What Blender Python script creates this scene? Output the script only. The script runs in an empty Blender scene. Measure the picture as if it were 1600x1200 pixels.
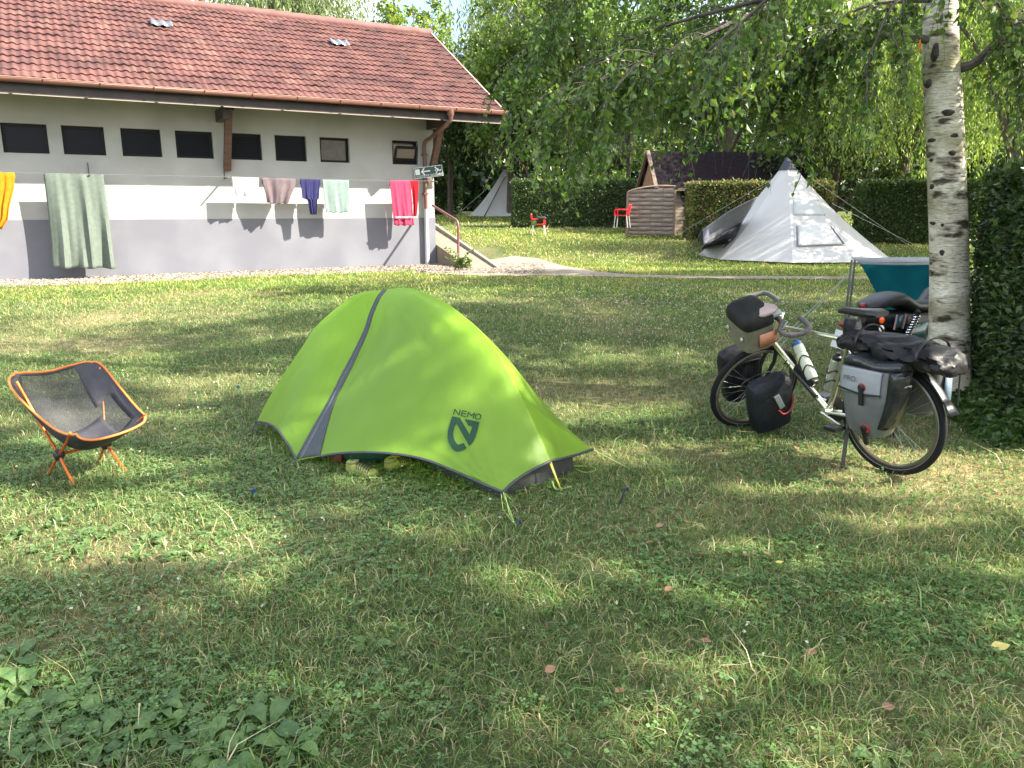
import bpy, bmesh, math, random
import numpy as np
from mathutils import Vector, Matrix
from mathutils.geometry import tessellate_polygon
from mathutils.bvhtree import BVHTree
random.seed(7); rng = np.random.default_rng(11)
R = math.radians
SC = bpy.context.scene
COL = SC.collection

# ---------------------------------------------------------------- camera
CAMZ = 1.55; PITCH = 0.223
cd = bpy.data.cameras.new('camera'); cam = bpy.data.objects.new('camera', cd); COL.objects.link(cam)
cam.location = (0, 0, CAMZ); cam.rotation_euler = (math.pi/2-PITCH, 0, 0)
cd.sensor_width = 36; cd.lens = 27; cd.clip_start = .05; cd.clip_end = 1000
SC.camera = cam
# ---------------------------------------------------------------- light
SUN_H = Vector((.983, -.18, 0)).normalized(); SUN_TAN = .8325
SUN = Vector((SUN_H.x, SUN_H.y, SUN_TAN)).normalized()
ELEV = math.atan(SUN_TAN)
w = bpy.data.worlds.new('World'); SC.world = w; w.use_nodes = True
nt = w.node_tree; nt.nodes.clear()
wo = nt.nodes.new('ShaderNodeOutputWorld'); bg = nt.nodes.new('ShaderNodeBackground')
sk = nt.nodes.new('ShaderNodeTexSky'); sk.sky_type = 'NISHITA'; sk.sun_disc = False
sk.sun_elevation = ELEV; sk.sun_rotation = math.atan2(SUN_H.x, SUN_H.y)
sk.air_density = 1.0; sk.dust_density = 2.0; sk.ozone_density = 1.0
cl = nt.nodes.new('ShaderNodeTexNoise'); cl.inputs['Scale'].default_value = 2.6; cl.inputs['Detail'].default_value = 7
tc = nt.nodes.new('ShaderNodeTexCoord'); rp = nt.nodes.new('ShaderNodeValToRGB')
rp.color_ramp.elements[0].position = .45; rp.color_ramp.elements[1].position = .62
mx = nt.nodes.new('ShaderNodeMix'); mx.data_type = 'RGBA'
mx.inputs['B'].default_value = (9, 9.2, 9.6, 1)
nt.links.new(tc.outputs['Generated'], cl.inputs['Vector']); nt.links.new(cl.outputs['Fac'], rp.inputs['Fac'])
nt.links.new(rp.outputs['Color'], mx.inputs['Factor']); nt.links.new(sk.outputs['Color'], mx.inputs['A'])
nt.links.new(mx.outputs['Result'], bg.inputs['Color']); bg.inputs['Strength'].default_value = .105
nt.links.new(bg.outputs['Background'], wo.inputs['Surface'])
sl = bpy.data.lights.new('sun', 'SUN'); so = bpy.data.objects.new('sun', sl); COL.objects.link(so)
sl.energy = 5.0; sl.angle = R(.55); sl.color = (1, .93, .80)
so.rotation_euler = (-SUN).to_track_quat('-Z', 'Y').to_euler(); so.location = (20, -5, 25)
SC.view_settings.view_transform = 'Standard'; SC.view_settings.look = 'None'
SC.view_settings.exposure = 2.12; SC.view_settings.gamma = 1
SC.cycles.max_bounces = 7; SC.cycles.diffuse_bounces = 4; SC.cycles.transmission_bounces = 5
SC.cycles.transparent_max_bounces = 8; SC.cycles.glossy_bounces = 3
SC.cycles.use_denoising = True
try: SC.cycles.denoiser = 'OPENIMAGEDENOISE'
except Exception: pass

# ---------------------------------------------------------------- terrain profile and pixel helpers
GY = np.array([-50, 6.5, 13.5, 20.5, 22.5, 28, 34, 45, 60, 150.])
GZ = np.array([0, 0, .15, .155, .2, .57, .86, 1.15, 1.4, 2.6])
def g(y): return np.interp(y, GY, GZ)
cp, sp = math.cos(PITCH), math.sin(PITCH)
def ray(px, py):
    v = 600-py
    return Vector((px-800, 1200*cp+v*sp, -1200*sp+v*cp))
CAM = Vector((0, 0, CAMZ))
def P(px, py, dz=0):
    d = ray(px, py); z = 0
    for i in range(40):
        t = (z+dz-CAMZ)/d.z; z = .5*z+.5*float(g(d.y*t))
    return CAM+d*t
def U(px, py, Y):
    d = ray(px, py); return CAM+d*(Y/d.y)
def PLN(px, py, p0, n):
    d = ray(px, py); n = Vector(n); return CAM+d*((Vector(p0)-CAM).dot(n)/d.dot(n))
def PROJ(p):
    p = Vector(p)-CAM; dep = p.y*cp-p.z*sp; u = p.y*sp+p.z*cp
    return 800+1200*p.x/dep, 600-1200*u/dep
def vnoise(x, y, s=0):
    x = np.asarray(x, float); y = np.asarray(y, float)
    xi = np.floor(x).astype(np.int64); yi = np.floor(y).astype(np.int64); fx = x-xi; fy = y-yi
    fx = fx*fx*(3-2*fx); fy = fy*fy*(3-2*fy)
    def h(a, b):
        n = (a*374761393+b*668265263+s*982451653) & 0x7fffffff
        n = ((n ^ (n >> 13))*1274126177) & 0x7fffffff
        n = ((n ^ (n >> 16))*668265263) & 0x7fffffff
        return (n % 100003)/100003.
    return (h(xi, yi)*(1-fx)+h(xi+1, yi)*fx)*(1-fy)+(h(xi, yi+1)*(1-fx)+h(xi+1, yi+1)*fx)*fy
def fbm(x, y, s=0):
    return (vnoise(x, y, s)+.5*vnoise(x*2.1, y*2.1, s+1)+.25*vnoise(x*4.3, y*4.3, s+2))/1.75

# ---------------------------------------------------------------- materials
MATS = {}
def mat(name, c1, c2=None, scale=8, rough=.7, metal=0, bump=0, bscale=40, trans=0, attr=False, spec=.5, detail=5, lo=.35, hi=.65, coat=0, stretch=None, tcol=None, alpha=1):
    if name in MATS: return MATS[name]
    m = bpy.data.materials.new(name); MATS[name] = m; m.use_nodes = True
    t = m.node_tree; N = t.nodes; Lk = t.links.new
    b = N['Principled BSDF']; out = N['Material Output']
    b.inputs['Roughness'].default_value = rough; b.inputs['Metallic'].default_value = metal
    b.inputs['Specular IOR Level'].default_value = spec
    if coat: b.inputs['Coat Weight'].default_value = coat
    co = N.new('ShaderNodeTexCoord'); vec = co.outputs['Object']
    if stretch:
        mp = N.new('ShaderNodeMapping'); mp.inputs['Scale'].default_value = stretch
        Lk(vec, mp.inputs['Vector']); vec = mp.outputs['Vector']
    csock = None
    if c2 is not None:
        n = N.new('ShaderNodeTexNoise'); n.inputs['Scale'].default_value = scale; n.inputs['Detail'].default_value = detail
        Lk(vec, n.inputs['Vector'])
        r = N.new('ShaderNodeValToRGB'); e = r.color_ramp.elements
        e[0].position = lo; e[1].position = hi; e[0].color = (*c1, 1); e[1].color = (*c2, 1)
        Lk(n.outputs['Fac'], r.inputs['Fac']); csock = r.outputs['Color']
    if attr:
        a = N.new('ShaderNodeAttribute'); a.attribute_name = 'Col'
        if csock is None: csock = a.outputs['Color']
        else:
            mm = N.new('ShaderNodeMix'); mm.data_type = 'RGBA'; mm.blend_type = 'MULTIPLY'; mm.inputs['Factor'].default_value = 1
            Lk(csock, mm.inputs['A']); Lk(a.outputs['Color'], mm.inputs['B']); csock = mm.outputs['Result']
    if csock is not None: Lk(csock, b.inputs['Base Color'])
    else: b.inputs['Base Color'].default_value = (*c1, 1)
    if bump:
        n2 = N.new('ShaderNodeTexNoise'); n2.inputs['Scale'].default_value = bscale; n2.inputs['Detail'].default_value = 4
        Lk(vec, n2.inputs['Vector'])
        bp = N.new('ShaderNodeBump'); bp.inputs['Strength'].default_value = bump; bp.inputs['Distance'].default_value = .02
        Lk(n2.outputs['Fac'], bp.inputs['Height']); Lk(bp.outputs['Normal'], b.inputs['Normal'])
    if trans:
        tr = N.new('ShaderNodeBsdfTranslucent'); ms = N.new('ShaderNodeMixShader'); ms.inputs['Fac'].default_value = trans
        if tcol is not None: tr.inputs['Color'].default_value = (*tcol, 1)
        elif csock is not None:
            gm = N.new('ShaderNodeMix'); gm.data_type = 'RGBA'; gm.blend_type = 'MULTIPLY'; gm.inputs['Factor'].default_value = 1
            Lk(csock, gm.inputs['A']); gm.inputs['B'].default_value = (1.5, 1.45, .8, 1); Lk(gm.outputs['Result'], tr.inputs['Color'])
        else: tr.inputs['Color'].default_value = (*c1, 1)
        Lk(b.outputs['BSDF'], ms.inputs[1]); Lk(tr.outputs['BSDF'], ms.inputs[2]); Lk(ms.outputs['Shader'], out.inputs['Surface'])
    if alpha < 1: b.inputs['Alpha'].default_value = alpha
    return m

# ---------------------------------------------------------------- mesh helpers
def tag(o, label=None, cat=None, group=None, kind=None):
    if label: o['label'] = label
    if cat: o['category'] = cat
    if group: o['group'] = group
    if kind: o['kind'] = kind
    return o
def thing(name, label, cat, loc=(0, 0, 0), group=None):
    o = bpy.data.objects.new(name, None); COL.objects.link(o); o.location = loc; o.empty_display_size = .1
    return tag(o, label, cat, group)
def root_loc(o):
    while o.parent: o = o.parent
    return Vector(o.location)
class MB:
    def __init__(s): s.v = []; s.f = []; s.sm = []
    def add(s, vs, fs, smooth=False):
        b = len(s.v); s.v += [Vector(x) for x in vs]
        for f in fs: s.f.append([b+i for i in f]); s.sm.append(smooth)
        return s
    def box(s, lo, hi, M=None):
        x0, y0, z0 = lo; x1, y1, z1 = hi
        vs = [Vector((x, y, z)) for z in (z0, z1) for x, y in ((x0, y0), (x1, y0), (x1, y1), (x0, y1))]
        if M: vs = [M(*v) if callable(M) else M @ v for v in vs]
        return s.add(vs, [(3, 2, 1, 0), (4, 5, 6, 7), (0, 1, 5, 4), (1, 2, 6, 5), (2, 3, 7, 6), (3, 0, 4, 7)])
    def bar(s, a, b, w, h, up=(0, 0, 1)):
        a = Vector(a); b = Vector(b); d = (b-a).normalized(); up = Vector(up)
        x = d.cross(up)
        if x.length < 1e-4: x = d.cross(Vector((1, 0, 0)))
        x.normalize(); y = x.cross(d); vs = []
        for p in (a, b):
            for i, j in ((-1, -1), (1, -1), (1, 1), (-1, 1)): vs.append(p+x*(i*w/2)+y*(j*h/2))
        return s.add(vs, [(3, 2, 1, 0), (4, 5, 6, 7), (0, 1, 5, 4), (1, 2, 6, 5), (2, 3, 7, 6), (3, 0, 4, 7)])
    def tube(s, pts, r, n=8, caps=True, flat=1.0, closed=False):
        pts = [Vector(p) for p in pts]; k = len(pts)
        rs = r if hasattr(r, '__len__') else [r]*k
        vs = []; u = None
        for i, p in enumerate(pts):
            if closed: d = pts[(i+1) % k]-pts[i-1]
            else: d = pts[min(i+1, k-1)]-pts[max(i-1, 0)]
            d.normalize()
            if u is None:
                u = d.cross(Vector((0, 0, 1)))
                if u.length < .05: u = d.cross(Vector((1, 0, 0)))
            else: u = u-d*u.dot(d)
            u.normalize(); v = d.cross(u)
            for j in range(n):
                a = 2*math.pi*j/n; vs.append(p+u*(rs[i]*math.cos(a))+v*(rs[i]*flat*math.sin(a)))
        fs = []
        for i in range(k if closed else k-1):
            i2 = (i+1) % k
            for j in range(n): fs.append((i*n+j, i*n+(j+1) % n, i2*n+(j+1) % n, i2*n+j))
        s.add(vs, fs, True)
        if caps and not closed:
            b = len(s.v)-k*n
            s.f.append([b+j for j in range(n)][::-1]); s.sm.append(False)
            s.f.append([b+(k-1)*n+j for j in range(n)]); s.sm.append(False)
        return s
    def lathe(s, a, d, prof, n=16):
        a = Vector(a); d = Vector(d).normalized(); u = d.cross(Vector((0, 0, 1)))
        if u.length < .05: u = d.cross(Vector((1, 0, 0)))
        u.normalize(); v = d.cross(u); vs = []
        for (h, r) in prof:
            for j in range(n):
                t = 2*math.pi*j/n; vs.append(a+d*h+u*(r*math.cos(t))+v*(r*math.sin(t)))
        fs = []
        for i in range(len(prof)-1):
            for j in range(n): fs.append((i*n+j, i*n+(j+1) % n, (i+1)*n+(j+1) % n, (i+1)*n+j))
        fs.append(tuple(range(n))[::-1]); fs.append(tuple((len(prof)-1)*n+j for j in range(n)))
        return s.add(vs, fs, True)
    def prism(s, poly, off):
        k = len(poly); off = Vector(off); vs = [Vector(p) for p in poly]+[Vector(p)+off for p in poly]
        tri = tessellate_polygon([[Vector(p) for p in poly]])
        fs = [t for t in tri]+[tuple(i+k for i in t[::-1]) for t in tri]
        fs += [(i, (i+1) % k, (i+1) % k+k, i+k) for i in range(k)]
        return s.add(vs, fs)
    def grid(s, rows, smooth=True, closed=False):
        n = len(rows[0]); vs = [p for r in rows for p in r]; fs = []
        for i in range(len(rows)-1):
            for j in range(n if closed else n-1):
                j2 = (j+1) % n; fs.append((i*n+j, i*n+j2, (i+1)*n+j2, (i+1)*n+j))
        return s.add(vs, fs, smooth)
    def loft(s, secs, caps=True):
        s.grid(secs, True, True); n = len(secs[0]); k = len(secs); b = len(s.v)-n*k
        if caps:
            s.f.append([b+j for j in range(n)]); s.sm.append(False); s.f.append([b+(k-1)*n+j for j in range(n)][::-1]); s.sm.append(False)
        return s
    def xf(s, f):
        s.v = [Vector(f(v)) for v in s.v]; return s
    def build(s, name, m, parent=None, bevel=0, fix=True, sharp=40, solid=0, sub=0):
        off = root_loc(parent) if parent else Vector((0, 0, 0))
        me = bpy.data.meshes.new(name); me.from_pydata([v-off for v in s.v], [], s.f)
        me.polygons.foreach_set('use_smooth', s.sm)
        if fix:
            bm = bmesh.new(); bm.from_mesh(me); bmesh.ops.remove_doubles(bm, verts=bm.verts, dist=1e-5)
            bmesh.ops.recalc_face_normals(bm, faces=bm.faces); bm.to_mesh(me); bm.free()
        if any(s.sm) and sharp: me.set_sharp_from_angle(angle=R(sharp))
        me.materials.append(m); o = bpy.data.objects.new(name, me); COL.objects.link(o)
        if parent: o.parent = parent
        if solid:
            md = o.modifiers.new('solid', 'SOLIDIFY'); md.thickness = solid; md.offset = 0
        if bevel:
            md = o.modifiers.new('bevel', 'BEVEL'); md.width = bevel; md.segments = 2; md.limit_method = 'ANGLE'; md.angle_limit = R(35)
        if sub:
            md = o.modifiers.new('sub', 'SUBSURF'); md.levels = sub; md.render_levels = sub
        return o
def quads(name, V, m, parent=None, col=None, smooth=False):
    """V (N,k,3): k=4 one quad each; k=6 two stacked quads"""
    N, k = V.shape[0], V.shape[1]
    off = np.array(root_loc(parent)) if parent else np.zeros(3)
    me = bpy.data.meshes.new(name); vv = (V.reshape(-1, 3)-off).astype(np.float32)
    me.vertices.add(len(vv)); me.vertices.foreach_set('co', vv.ravel())
    base = np.arange(N, dtype=np.int32)[:, None]*k
    if k == 4: idx = base+np.array([0, 1, 2, 3], np.int32)
    else: idx = (base[:, :, None]+np.array([[0, 1, 3, 2], [2, 3, 5, 4]], np.int32)[None]).reshape(-1, 4)
    nf = idx.reshape(-1).size//4
    me.loops.add(nf*4); me.loops.foreach_set('vertex_index', idx.ravel().astype(np.int32))
    me.polygons.add(nf); me.polygons.foreach_set('loop_start', np.arange(nf, dtype=np.int32)*4)
    try: me.polygons.foreach_set('loop_total', np.full(nf, 4, np.int32))
    except Exception: pass
    me.polygons.foreach_set('use_smooth', np.full(nf, smooth, bool))
    if col is not None:
        a = me.color_attributes.new('Col', 'FLOAT_COLOR', 'POINT')
        c = np.ones((N, k, 4), np.float32); c[:, :, :3] = col[:, None, :] if col.ndim == 2 else col
        a.data.foreach_set('color', c.ravel())
    me.update(calc_edges=True); me.validate()
    me.materials.append(m); o = bpy.data.objects.new(name, me); COL.objects.link(o)
    if parent: o.parent = parent
    return o
def unit(a): return a/np.maximum(np.linalg.norm(a, axis=-1, keepdims=True), 1e-9)
def leafverts(C, D, L, W, fold=.25):
    """kite leaves: C base point, D direction, L length, W width"""
    N = len(C); rnd = unit(rng.normal(size=(N, 3))); D = unit(D); S = unit(np.cross(D, rnd)); Nn = np.cross(S, D)
    L = np.broadcast_to(L, (N,))[:, None]; W = np.broadcast_to(W, (N,))[:, None]
    return np.stack([C, C+D*L*.42+S*W*.5+Nn*W*fold*.5, C+D*L, C+D*L*.42-S*W*.5+Nn*W*fold*.5], 1)
def pal(n, cols, wts=None, jit=.2):
    cols = np.array(cols); i = rng.choice(len(cols), n, p=None if wts is None else np.array(wts)/sum(wts))
    return cols[i]*(1+jit*rng.normal(size=(n, 1))).clip(.4, 1.8)
def smooth_poly(pts, n):
    pts = [Vector(p) for p in pts]; k = len(pts); out = []
    for i in range(n):
        u = i/(n-1)*(k-1); j = min(int(u), k-2); t = u-j
        p1, p2 = pts[j], pts[j+1]; p0 = pts[j-1] if j > 0 else p1*2-p2; p3 = pts[j+2] if j+2 < k else p2*2-p1
        out.append(.5*((2*p1)+(p2-p0)*t+(2*p0-5*p1+4*p2-p3)*t*t+(-p0+3*p1-3*p2+p3)*t**3))
    return out
def coons(top, bot, lef, rig, nu=24, nv=24):
    """top,bot run left->right; lef,rig run top->bottom"""
    T, B, Lf, Rg = smooth_poly(top, nu), smooth_poly(bot, nu), smooth_poly(lef, nv), smooth_poly(rig, nv)
    rows = []
    for j in range(nv):
        v = j/(nv-1); r = []
        for i in range(nu):
            u = i/(nu-1)
            r.append(T[i]*(1-v)+B[i]*v+Lf[j]*(1-u)+Rg[j]*u-(T[0]*(1-u)*(1-v)+T[-1]*u*(1-v)+B[0]*(1-u)*v+B[-1]*u*v))
        rows.append(r)
    return rows
def text_faces(body, size):
    c = bpy.data.curves.new('txt', 'FONT'); c.body = body; c.size = size; c.align_x = 'CENTER'; c.align_y = 'CENTER'
    o = bpy.data.objects.new('txt', c); COL.objects.link(o); dg = bpy.context.evaluated_depsgraph_get()
    me = bpy.data.meshes.new_from_object(o.evaluated_get(dg)); vs = [v.co.copy() for v in me.vertices]; fs = [tuple(p.vertices) for p in me.polygons]
    bpy.data.objects.remove(o); bpy.data.curves.remove(c); bpy.data.meshes.remove(me)
    return vs, fs
def stroke2d(pts, wd):
    out = []
    for a, b in zip(pts[:-1], pts[1:]):
        a = Vector(a); b = Vector(b); d = (b-a).normalized(); nrm = Vector((-d.y, d.x))*wd/2; e = d*wd*.3
        out.append([a-e+nrm, b+e+nrm, b+e-nrm, a-e-nrm])
    return out
def children_copy(o, parent=None):
    c = o.copy(); COL.objects.link(c)
    if parent: c.parent = parent
    for ch in list(o.children): children_copy(ch, c)
    return c
# ================================================================ dryness of the lawn, sun gaps
def blob_list(lst):
    out = []
    for px, py, rx, ry, wt in lst:
        p = P(px, py); out.append((p.x, p.y, rx, ry, wt))
    return out
DRY_SUN = blob_list([(60, 545, 1.6, .5, .5), (200, 500, 2.2, .5, .35), (350, 520, 1.6, .5, .3), (1500, 745, .8, .35, .8), (1000, 620, .9, .5, .6), (1100, 705, 1.6, .25, .45), (950, 800, 1.2, .5, .25), (700, 890, .6, .3, .25), (60, 1010, .25, .15, .9), (200, 960, .3, .2, .3), (1300, 820, 1.2, .4, .25), (250, 600, 1.2, .5, .2)])  # dry grass, plus a pale patch painted where the right lawn is sunlit
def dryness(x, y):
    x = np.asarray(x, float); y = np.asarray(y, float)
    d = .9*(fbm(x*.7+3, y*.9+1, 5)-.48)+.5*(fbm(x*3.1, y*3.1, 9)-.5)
    for bx, by, rx, ry, wt in DRY_SUN:
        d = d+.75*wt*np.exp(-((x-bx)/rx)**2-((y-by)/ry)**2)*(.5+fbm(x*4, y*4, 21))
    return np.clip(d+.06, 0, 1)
LIT = blob_list([(110, 830, 1.0, .45, 1.9), (260, 760, .4, .22, .7), (120, 735, .55, .25, 1.5), (300, 700, .5, .15, .55), (330, 600, .6, .22, .7), (100, 690, .45, .25, .8), (185, 650, .6, .25, .8),
                 (935, 645, .6, .55, 1.9), (1060, 700, .9, .16, 1.2), (930, 720, .5, .2, .7), (1480, 738, 1.25, .42, 2.4), (1250, 765, .7, .16, .6), (950, 790, .7, .16, .45), (1250, 800, 1.4, .14, .4), 
                 (720, 470, .5, .3, .5), (240, 465, 2.0, .5, .5), (60, 520, .9, .4, .6), (1480, 700, .9, .2, .9)])
LIT += [(-.95, 5.15, .8, .7, .66), (.6, 6.72, 1.0, .16, 1.3), (-1.5, 6.95, 1.25, .7, 1.1), (-.1, 5.2, .6, .5, .48)]
def litness(x, y):
    x = np.asarray(x, float); y = np.asarray(y, float); d = np.zeros_like(x)
    for bx, by, rx, ry, wt in LIT:
        d = np.maximum(d, wt*np.exp(-(((x-bx)/rx)**2+((y-by)/ry)**2)**1.5))
    d = d*(.55+.9*fbm(x*3.5, y*4.5, 33))
    dap = np.clip((fbm(x*3.6, y*5.5, 91)-np.where(y < 4.3, .495, .535))*7, 0, .8)*np.where((x > -3.2) & (y > 6.3) & (y < 7.8) & (x < -.4), .8, np.where((x > -.5) & (y > 6.5), .03, 1))
    d = np.maximum(d, dap)
    far = np.where(y > 17.0, np.clip((y-17.2)/.6, 0, 1)*np.clip(np.where(fbm(x*.12, y*1.1, 77) > .44, 1.2, .15), 0, 1), 0)
    return np.maximum(d, far)
def sun_ground(Pts):
    z = Pts[:, 2]-g(Pts[:, 1]); t = z/SUN_TAN
    return Pts[:, 0]-SUN_H.x*t, Pts[:, 1]-SUN_H.y*t
def cull_lit(Pts, thr=.42):
    gx, gy = sun_ground(Pts); l = litness(gx, gy)
    # keep the sanitary block facade and roof in the sun
    foot = (Pts[:, 0]-(-9.14))*.4911-(Pts[:, 1]-16.21)*.8711
    den = SUN_H.x*.4911-SUN_H.y*.8711
    tt = foot/den; hz = Pts[:, 2]-tt*SUN_TAN; ss = (Pts[:, 0]-SUN_H.x*tt+9.14)*.8711+(Pts[:, 1]-SUN_H.y*tt-16.21)*.4911
    wall = (hz > .25) & (hz < 8) & (ss < 10.5) & (ss > -18) & (foot > 0)
    return (l < thr) & ~wall

# ================================================================ ground
def axis(lo, hi, a, b, step, grow):
    c = [a]; 
    while c[-1] < b: c.append(c[-1]+step)
    s = step; 
    while c[-1] < hi: s *= grow; c.append(c[-1]+s)
    s = step
    while c[0] > lo: s *= grow; c.insert(0, c[0]-s)
    return np.array(c)
xs = axis(-150, 160, -9, 9, .12, 1.25); ys = axis(-30, 260, 1.2, 20.4, .12, 1.2)
X, Y = np.meshgrid(xs, ys); Z = g(Y)+.012*(fbm(X*2, Y*2, 3)-.5)*(np.abs(X) < 12)
me = bpy.data.meshes.new('ground'); nx, ny = len(xs), len(ys)
vv = np.stack([X, Y, Z], -1).reshape(-1, 3)
ii = (np.arange(ny-1)[:, None]*nx+np.arange(nx-1)[None]).ravel()
fc = np.stack([ii, ii+1, ii+1+nx, ii+nx], 1)
me.from_pydata(vv.tolist(), [], fc.tolist())
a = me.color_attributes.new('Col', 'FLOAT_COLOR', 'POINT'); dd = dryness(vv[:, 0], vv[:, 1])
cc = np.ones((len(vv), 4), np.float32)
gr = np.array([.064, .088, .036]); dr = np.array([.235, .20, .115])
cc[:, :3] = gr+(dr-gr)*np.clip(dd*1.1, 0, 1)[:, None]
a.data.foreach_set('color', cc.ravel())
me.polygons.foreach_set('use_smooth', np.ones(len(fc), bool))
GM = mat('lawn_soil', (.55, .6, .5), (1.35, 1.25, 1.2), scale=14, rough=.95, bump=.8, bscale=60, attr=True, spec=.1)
me.materials.append(GM); go = bpy.data.objects.new('ground', me); COL.objects.link(go); tag(go, kind='structure')

# ================================================================ building frame
ANG = .5134; TV = Vector((math.cos(ANG), math.sin(ANG), 0)); NV = Vector((math.sin(ANG), -math.cos(ANG), 0))
FOOT = -NV*18.61; ZB = .15
def W(s, e, z): return FOOT+TV*s+NV*e+Vector((0, 0, z))
def WP(px, py, e=0):
    p = PLN(px, py, FOOT+NV*e, NV); return (p-FOOT).dot(TV), p.z
SL, SR = -16.0, WP(680, 380)[0]
Z_GREY, Z_WB, Z_WT = 1.352, 2.65, 3.216
E_EAVE, Z_EAVE, E_RIDGE, Z_RIDGE = 1.2, 3.90, -3.15, 6.46
SLOPE = (Z_RIDGE-Z_EAVE)/(E_EAVE-E_RIDGE)
S_VERGE = WP(786, 182, E_EAVE)[0]
print('SR', SR, 'verge', S_VERGE, 'ridge px', PROJ(W(S_VERGE, E_RIDGE, Z_RIDGE)), 'eave', PROJ(W(S_VERGE, E_EAVE, Z_EAVE)))
M_white = mat('white_render', (.325, .322, .306), (.40, .398, .392), scale=.9, rough=.9, bump=.15, bscale=120, spec=.2)
M_grey = mat('grey_paint', (.132, .134, .156), (.172, .174, .197), scale=.9, rough=.85, bump=.1, bscale=90, spec=.2)
M_tile = mat('clay_tile', (.72, .72, .74), (1.3, 1.22, 1.15), scale=1.7, rough=.9, bump=.3, bscale=60, attr=True, spec=.12)
M_wood = mat('stained_timber', (.075, .040, .030), (.115, .060, .045), scale=3, rough=.6, stretch=(1, 1, 6), bump=.2, bscale=20)
M_dark = mat('dark_fascia', (.028, .020, .020), (.045, .032, .030), scale=4, rough=.6)
M_pipe = mat('brown_pipe', (.12, .055, .042), (.15, .07, .052), scale=5, rough=.4)
M_glass = mat('dark_window_glass', (.005, .006, .011), rough=.3, spec=.12)
M_frame = mat('dark_window_frame', (.009, .008, .011), rough=.5, spec=.2)
M_pale = mat('pale_trim', (.26, .22, .18), rough=.6)
B = thing('sanitary_block', 'long white and grey wash house with red tiled roof and a row of small windows', 'building', W(0, 0, ZB))
wins = []
for (a, b) in ((3, 75), (98, 164), (190, 252), (275, 333), (357, 409), (430, 479), (500, 546), (613, 653)):
    ym = 218+(a/650)*20
    wins.append((WP(a, ym)[0], WP(b, ym)[0]))
print('wins', [(round(a, 2), round(b, 2)) for a, b in wins])
extra = [(wins[0][0]-1.25*k, wins[0][0]-1.25*k+.85) for k in (1, 2, 3, 4)][::-1]
allw = extra+wins
TH = .24
m = MB()
ZTOP = Z_EAVE+SLOPE*E_EAVE-.16
m.box((SL, -TH, Z_GREY), (SR, 0, Z_WB), W); m.box((SL, -TH, Z_WT), (SR, 0, ZTOP), W)
cur = SL
for a, b in allw+[(SR, None)]:
    m.box((cur, -TH, Z_WB), (a, 0, Z_WT), W)
    if b is not None: cur = b
# gable end, back and far end
for s0, s1 in ((SR-TH, SR), (SL, SL+TH)):
    pl = [W(s0, -TH, Z_GREY), W(s0, 2*E_RIDGE, Z_GREY), W(s0, 2*E_RIDGE, ZTOP), W(s0, E_RIDGE, Z_RIDGE-.2), W(s0, -TH, ZTOP)]
    m.prism(pl, TV*(s1-s0))
m.box((SL, 2*E_RIDGE, Z_GREY), (SR, 2*E_RIDGE+TH, ZTOP), W)
m.build('wall', M_white, B)
m = MB(); m.box((SL, 2*E_RIDGE-.01, ZB-.5), (SR+.012, .012, Z_GREY), W); m.build('plinth', M_grey, B)
for i, (a, b) in enumerate(allw):
    m = MB(); f = .055; e0, e1 = -.15, -.10
    m.box((a, e0, Z_WB), (a+f, e1, Z_WT), W); m.box((b-f, e0, Z_WB), (b, e1, Z_WT), W)
    m.box((a+f, e0, Z_WB), (b-f, e1, Z_WB+f), W); m.box((a+f, e0, Z_WT-f), (b-f, e1, Z_WT), W)
    fr = m.build('window', M_frame, B)
    if i == len(allw)-1:   # tilted open
        tag(fr, 'tilted open end window')
        h = Z_WT-Z_WB; 
        def T(s, e, z): return W(s, -.09+(z-Z_WB-f)*.45+e, z)
        q = MB(); q.box((a+f, 0, Z_WB+f), (b-f, .03, Z_WB+.15), T); q.box((a+f, 0, Z_WT-.2), (b-f, .03, Z_WT-.13), T); q.box((b-f-.05, 0, Z_WB+.15), (b-f, .03, Z_WT-.2), T); q.box((a+f, 0, Z_WB+.15), (a+f+.05, .03, Z_WT-.2), T)
        q.build('sash', M_frame, fr)
        q = MB(); q.box((a+f+.05, .01, Z_WB+.15), (b-f-.05, .02, Z_WT-.2), T); q.build('pane', mat('pale_glass', (.15, .135, .115), rough=.15), fr)
        q = MB(); q.box((a, -TH+.005, Z_WB), (b, -TH+.02, Z_WT), W); q.build('blind', mat('pale_blind', (.55, .5, .42), rough=.8), fr)
    else:
        q = MB(); q.box((a+f, -.135, Z_WB+f), (b-f, -.125, Z_WT-f), W)
        q.build('pane', M_glass if i not in (len(allw)-2,) else mat('brownish_glass', (.055, .046, .04), (.075, .064, .055), scale=6, rough=.2), fr)  # second to last pane coloured paler and browner than the others
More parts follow.
